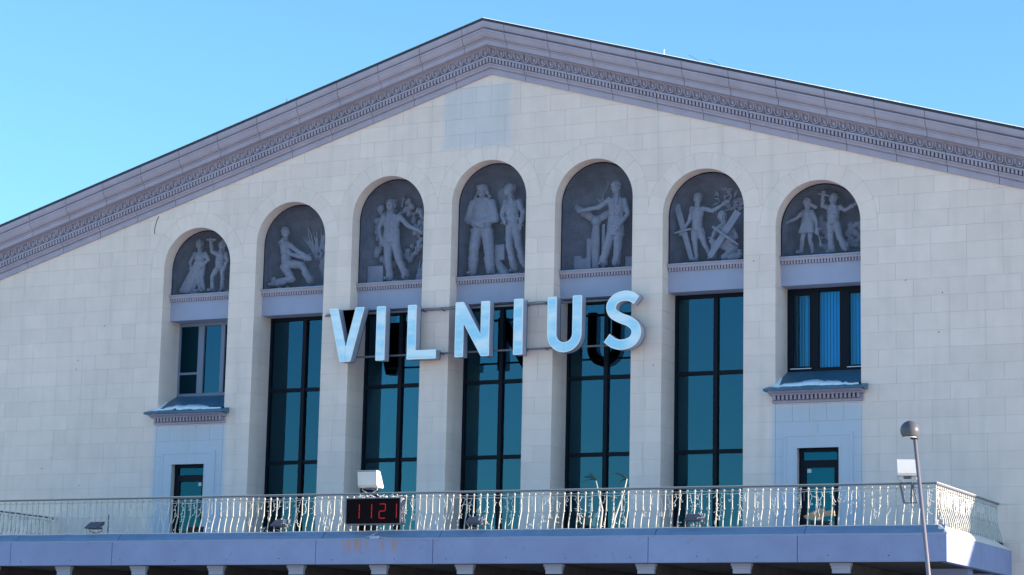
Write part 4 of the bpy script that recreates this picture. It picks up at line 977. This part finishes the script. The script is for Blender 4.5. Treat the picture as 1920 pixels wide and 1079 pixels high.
J5 = {'head': (0.3, 2.21), 'neck': (0.32, 2.02), 'shL': (0.09, 1.89), 'shR': (0.53, 1.85), 'elL': (-0.21, 1.71), 'haL': (-0.60, 1.66), 'elR': (0.63, 1.48), 'haR': (0.44, 1.18), 'pel': (0.29, 1.13), 'hipL': (0.18, 1.05), 'hipR': (0.38, 1.03), 'knL': (0.07, 0.61), 'ftL': (-0.05, 0.2), 'knR': (0.38, 0.59), 'ftR': (0.32, 0.17)}
J6A = {'head': (-0.45, 1.76), 'neck': (-0.46, 1.59), 'shL': (-0.6, 1.51), 'shR': (-0.3, 1.48), 'elL': (-0.67, 1.18), 'haL': (-0.80, 0.98), 'elR': (-0.04, 1.40), 'haR': (0.28, 1.55), 'pel': (-0.46, 0.97), 'hipL': (-0.53, 0.9), 'hipR': (-0.37, 0.89), 'knL': (-0.49, 0.55), 'ftL': (-0.47, 0.15), 'knR': (-0.24, 0.54), 'ftR': (-0.1, 0.17)}
J6B = {'head': (0.22, 1.24), 'neck': (0.3, 1.08), 'shL': (0.21, 1.0), 'shR': (0.48, 0.95), 'elL': (0.05, 0.90), 'haL': (0.0, 0.74), 'elR': (0.62, 0.68), 'haR': (0.44, 0.60), 'pel': (0.46, 0.48), 'hipL': (0.38, 0.42), 'hipR': (0.55, 0.4), 'knL': (0.02, 0.56), 'ftL': (-0.02, 0.16), 'knR': (0.30, 0.18), 'ftR': (0.70, 0.14)}
J7A = {'head': (-0.53, 1.43), 'neck': (-0.53, 1.29), 'shL': (-0.63, 1.21), 'shR': (-0.41, 1.2), 'elL': (-0.79, 1.06), 'haL': (-0.97, 0.98), 'elR': (-0.29, 0.95), 'haR': (-0.27, 0.79), 'pel': (-0.52, 0.9), 'hipL': (-0.59, 0.8), 'hipR': (-0.45, 0.79), 'knL': (-0.63, 0.5), 'ftL': (-0.68, 0.16), 'knR': (-0.44, 0.49), 'ftR': (-0.39, 0.14)}
J7B = {'head': (0.16, 1.49), 'neck': (0.16, 1.37), 'shL': (0.01, 1.28), 'shR': (0.32, 1.26), 'elL': (-0.13, 1.32), 'haL': (-0.10, 1.52), 'elR': (0.46, 1.17), 'haR': (0.70, 1.28), 'pel': (0.14, 0.88), 'hipL': (0.07, 0.83), 'hipR': (0.24, 0.82), 'knL': (0.09, 0.52), 'ftL': (0.11, 0.13), 'knR': (0.33, 0.49), 'ftR': (0.47, 0.15)}
X = lambda k, x, z, y=YF: Vector((k*S+x, y, ZSILL+z))
# 1: woman with a long apron and man with a hammer
t = sculpt(-3, 'relief of a figure in a long apron beside a man raising a hammer')
f = body(-3, J1A, 0.92, 0.2, 'scarf', legr=(0.085, 0.06, 0.045), armr=(0.055, 0.048, 0.038), trouser=False)
f.loft([(X(-3, -0.41, 1.02, YF-0.02), 0.17, 0.13), (X(-3, -0.46, 0.80, YF-0.03), 0.20, 0.14), (X(-3, -0.60, 0.50, YF-0.03), 0.20, 0.12), (X(-3, -0.78, 0.20, YF-0.02), 0.22, 0.11), (X(-3, -0.84, 0.12, YF), 0.24, 0.12)])
for i in range(5): f.cap(X(-3, -0.52+0.06*i, 0.98, YF-0.13), X(-3, -0.98+0.085*i, 0.18, YF-0.12), 0.016, 0.03, 6)
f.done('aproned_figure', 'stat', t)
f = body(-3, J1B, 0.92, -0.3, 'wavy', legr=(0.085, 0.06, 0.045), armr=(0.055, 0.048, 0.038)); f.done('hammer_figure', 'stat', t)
f = Fig(); f.cap(X(-3, -0.06, 1.50, YF-0.06), X(-3, -0.05, 1.63, YF-0.06), 0.018, 0.018); f.cap(X(-3, -0.17, 1.625, YF-0.06), X(-3, 0.09, 1.60, YF-0.06), 0.036, 0.036); f.done('hammer', 'stat', t, folds=0)
plinth(-3, t, -1.0, 0.95, 1)
# 2: kneeling figure with plants
t = sculpt(-2, 'relief of a kneeling man reaching toward a fan of ribbed plants')
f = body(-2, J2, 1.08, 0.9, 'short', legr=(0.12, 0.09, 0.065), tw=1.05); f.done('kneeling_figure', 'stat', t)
f = Fig(); rn = random.Random(4)
for i in range(34):
    a = math.radians(-62+i*5.6+rn.uniform(-2, 2)); o = X(-2, 0.22, 0.83, 1.0); ln = rn.uniform(0.8, 1.25); d = Vector((math.cos(a), 0, math.sin(a)))
    if o.x+d.x*ln > -2*S+1.0: ln = max(0.2, (-2*S+1.0-o.x)/max(d.x, 0.05))
    if o.x+d.x*ln < -2*S-0.55: ln *= 0.6
    yb = lambda q: 1.12 - max(0, abs(q.x+2*S)-0.5)*0.42 - max(0, q.z-ZSILL-1.45)*0.12
    pts = [o+d*0.10, o+d*ln*0.35+Vector((0.02*math.sin(i), 0, 0.02)), o+d*ln*0.7+Vector((0.03*math.sin(i*2), 0, 0.0)), o+d*ln+Vector((0.05*math.cos(i*2), 0, 0))]
    for q in pts: q.y = yb(q)
    f.chain(pts, [0.020, 0.026, 0.028, 0.010])
    if i % 4 == 0: q = pts[2]+Vector((0.03, 0, 0.03)); f.ball(q, 0.045)
for i in range(5): f.ball(X(-2, 0.30+0.09*math.cos(i*1.3), 1.05+0.09*math.sin(i*1.3), 1.04), 0.055)
f.done('plant_relief', 'stat', t, 0.013, 0.006, 0.05, 1)
plinth(-2, t, -1.0, 0.9, 2)
# 3: man in jacket with wreath
t = sculpt(-1, 'relief of a man in a buttoned jacket before a lumpy round wreath')
f = body(-1, J3, 1.15, 0.1, 'short', coat=(1.16, 0.27), legr=(0.125, 0.10, 0.085)); f.done('jacketed_figure', 'stat', t)
f = Fig(); rn = random.Random(8)
for i in range(120):
    a = rn.uniform(0, 2*math.pi); r = rn.uniform(0.48, 0.86); x = -0.22+r*math.cos(a); z = 1.48+r*1.12*math.sin(a)
    if abs(x) < 0.88 and 0.3 < z < 2.5: f.ball(X(-1, x, z, 1.06 if abs(x) < 0.45 else 0.98), rn.uniform(0.05, 0.10), ry=0.10)
f.cap(X(-1, -0.12, 2.2, 1.0), X(-1, -0.12, 2.62, 1.08), 0.03, 0.02)
f.done('wreath', 'stat', t, 0.016, 0.02, 0.06, 2)
f = Fig(); f.m.box(-S-1.0, -S-0.52, 0.75, 1.1, ZSILL+0.001, ZSILL+0.55); f.done('block', 'stat', t, 0.016, 0.004)
f = Fig()
for i in range(8): f.cap(X(-1, 0.40+0.05*i, 0.10, 0.95), X(-1, 0.50+0.06*math.sin(i)+0.03*i, 0.65-0.03*i, 1.0), 0.035, 0.02)
f.done('sheaf', 'stat', t, 0.016, 0.02, 0.05)
plinth(-1, t, -0.95, 0.95, 3, 0.14)
# 4: pilot and companion
t = sculpt(0, 'relief of a helmeted pilot with folded arms beside a wavy-haired companion')
f = body(0, J4A, 1.18, 0.0, 'helmet', legr=(0.155, 0.135, 0.085), armr=(0.115, 0.105, 0.07), tw=1.12, boots=True, dyL=-0.16, dyR=-0.13)
f.cap(X(0, -0.82, 1.33, YF-0.08), X(0, -0.32, 1.32, YF-0.08), 0.06, 0.06); f.cap(X(0, -0.58, 2.1, YF-0.10), X(0, -0.58, 1.6, YF-0.17), 0.02, 0.02)
f.cap(X(0, -0.75, 2.16, YF-0.05), X(0, -0.43, 2.15, YF-0.05), 0.07, 0.07); f.done('pilot_figure', 'stat', t)
f = body(0, J4B, 1.12, -0.7, 'wavy', legr=(0.115, 0.095, 0.065), armr=(0.075, 0.065, 0.05), dyL=-0.13)
f.cap(X(0, 0.16, 1.58, YF-0.08), X(0, 0.52, 1.57, YF-0.08), 0.035, 0.035); f.cap(X(0, 0.14, 2.0, YF-0.13), X(0, 0.45, 1.6, YF-0.13), 0.02, 0.02); f.done('companion_figure', 'stat', t)
f = Fig(); f.m.box(-0.22, 0.07, 0.85, 1.1, ZSILL+0.51, ZSILL+0.93); f.cap(X(0, -0.2, 0.5, 0.95), X(0, 0.05, 0.15, 0.95), 0.10, 0.16); f.done('case', 'stat', t, 0.016, 0.004)
f = Fig(); f.cap(X(0, -0.15, 2.35, 1.12), X(0, 0.0, 1.95, 1.12), 0.16, 0.28, fl=0.25); f.done('backdrop_relief', 'stat', t, 0.02, 0.03, 0.15)
plinth(0, t, -0.95, 0.95, 4, 0.15)
# 5: man with propeller
t = sculpt(1, 'relief of a capped man resting a hand on a propeller under a hook')
f = body(1, J5, 1.12, -0.5, 'cap', coat=(0.92, 0.25), legr=(0.125, 0.105, 0.085), dyR=-0.14); f.done('capped_figure', 'stat', t)
f = Fig(); hub = X(1, -0.34, 1.40, 0.98); f.ball(hub, 0.15, ry=0.13)
f.chain([hub, X(1, -0.70, 1.65, 1.0), X(1, -1.0, 1.86, 1.0)], [0.10, 0.13, 0.06], fl=0.5); f.chain([hub, X(1, -0.10, 1.54, 1.0), X(1, 0.12, 1.65, 1.02)], [0.10, 0.12, 0.1], fl=0.5)
f.chain([hub, X(1, -0.36, 0.85, 0.97), X(1, -0.34, 0.12, 0.97)], [0.09, 0.15, 0.10], fl=0.5); f.done('propeller', 'stat', t, 0.014, 0.006, 0.1)
f = Fig(); f.chain([X(1, -0.30, 2.62, 1.12), X(1, -0.16, 2.54, 1.12), X(1, -0.06, 2.42, 1.12), X(1, -0.12, 2.26, 1.12), X(1, -0.22, 2.12, 1.12), X(1, -0.22, 1.99, 1.12), X(1, -0.31, 1.95, 1.12), X(1, -0.39, 2.03, 1.12)], [0.02, 0.022, 0.022, 0.022, 0.022, 0.035, 0.035, 0.02])
f.done('hook', 'stat', t, 0.012, 0)
f = Fig(); rn = random.Random(2)
for x0, x1, z1 in ((-0.95, -0.75, 0.5), (-0.74, -0.55, 0.42), (-0.60, -0.48, 0.95), (-0.16, -0.08, 1.3), (0.5, 0.8, 0.4)): f.m.box(S+x0, S+x1, 0.95, 1.12, ZSILL+0.001, ZSILL+z1)
f.done('machine_relief', 'stat', t, 0.014, 0.012, 0.08); plinth(1, t, -0.6, 0.8, 5, 0.14)
# 6: builder with wing planks and kneeling figure
t = sculpt(2, 'relief of a standing youth and a kneeling one among tilted glider wings')
f = body(2, J6A, 0.98, -0.15, 'short', legr=(0.085, 0.062, 0.048), armr=(0.055, 0.048, 0.038), trouser=False); f.chain([X(2, -0.53, 0.9), X(2, -0.51, 0.70, YF-0.04)], [0.11, 0.095]); f.chain([X(2, -0.37, 0.9), X(2, -0.30, 0.70, YF-0.04)], [0.11, 0.095]); f.done('standing_figure', 'stat', t)
f = body(2, J6B, 0.98, 0.3, 'short', legr=(0.10, 0.075, 0.055), armr=(0.06, 0.05, 0.04)); f.done('crouching_figure', 'stat', t)
def plank(a, b, wd, y):
    m = MB(); a, b = Vector(a), Vector(b); d = (b-a).normalized(); n_ = Vector((-d.y, d.x))*wd/2
    m.prism_y([tuple(q) for q in (a+n_*0.8, b+n_*0.6, b-n_*0.6, a-n_*0.8)], y, y+0.06); return m
plank((2*S-1.0, ZSILL+1.62), (2*S-0.58, ZSILL+0.17), 0.20, 0.72).build('glider_wing', 'stat', t, fix=True)
plank((2*S+0.72, ZSILL+1.30), (2*S-0.04, ZSILL+0.17), 0.24, 0.58).build('glider_wing', 'stat', t, fix=True)
f = Fig(); f.chain([X(2, -1.02, 0.86, 0.66), X(2, -0.8, 0.91, 0.66), X(2, -0.6, 0.95, 0.68)], [0.03, 0.04, 0.03]); f.done('rod', 'stat', t, 0.012, 0); f = Fig(); f.chain([X(2, 0.08, 0.92, 0.52), X(2, 0.42, 0.67, 0.52), X(2, 0.75, 0.43, 0.52)], [0.035, 0.045, 0.025]); f.done('rod', 'stat', t, 0.012, 0)
f = Fig(); rn = random.Random(6)
for i in range(70):
    x = rn.uniform(-0.1, 0.78); z = rn.uniform(1.42, 2.05); 
    if (x)**2+(max(z-1.25, 0))**2 < 0.92: a = rn.uniform(0, 6.28); f.cap(X(2, x, z, 1.09), X(2, x+0.1*math.cos(a), z+0.1*math.sin(a), 1.06), 0.035, 0.014)
f.done('foliage_relief', 'stat', t, 0.014, 0.012, 0.04, 2); plinth(2, t, -0.9, 0.9, 6, 0.12)
# 7: girl and boy with toy plane
t = sculpt(3, 'relief of a girl in a short dress and a boy launching a toy plane')
f = body(3, J7A, 0.90, -0.25, 'short', legr=(0.07, 0.055, 0.045), armr=(0.05, 0.042, 0.034), trouser=False)
f.loft([(X(3, -0.53, 1.20), 0.15, 0.10), (X(3, -0.52, 1.0), 0.15, 0.11), (X(3, -0.52, 0.85), 0.18, 0.13), (X(3, -0.52, 0.66), 0.225, 0.15)])
for i in range(7): f.cap(X(3, -0.60+0.03*i, 1.0, YF-0.09), X(3, -0.70+0.06*i, 0.66, YF-0.13), 0.012, 0.026, 6)
for i in range(4): f.ball(X(3, -0.42+0.035*i, 1.38-0.025*i, YF+0.02), 0.05)
f.done('girl_figure', 'stat', t)
f = Fig(); f.chain([X(3, -0.25, 0.72, 0.7), X(3, -0.18, 0.5, 0.7), X(3, -0.14, 0.3, 0.72)], [0.018, 0.016, 0.03]); f.done('stick', 'stat', t, 0.012, 0)
f = body(3, J7B, 0.92, -0.5, 'short', legr=(0.095, 0.075, 0.065), armr=(0.055, 0.046, 0.036)); f.done('boy_figure', 'stat', t)
f = Fig(); f.chain([X(3, -0.24, 1.64, 0.72), X(3, -0.08, 1.61, 0.72), X(3, 0.06, 1.56, 0.74)], [0.014, 0.030, 0.018]); f.cap(X(3, -0.14, 1.60, 0.66), X(3, -0.06, 1.71, 0.84), 0.03, 0.02); f.done('toy_plane', 'stat', t, 0.011, 0)
f = Fig(); rn = random.Random(12)
for x0, x1, z1 in ((-0.3, 0.0, 1.1), (0.42, 0.78, 0.95)):
    for i in range(26): f.ball(X(3, rn.uniform(x0, x1), rn.uniform(0.15, z1), 1.12), rn.uniform(0.05, 0.09), ry=0.06)
f.done('shrub_relief', 'stat', t, 0.016, 0.03, 0.06, 2); plinth(3, t, -0.9, 0.9, 7, 0.11)
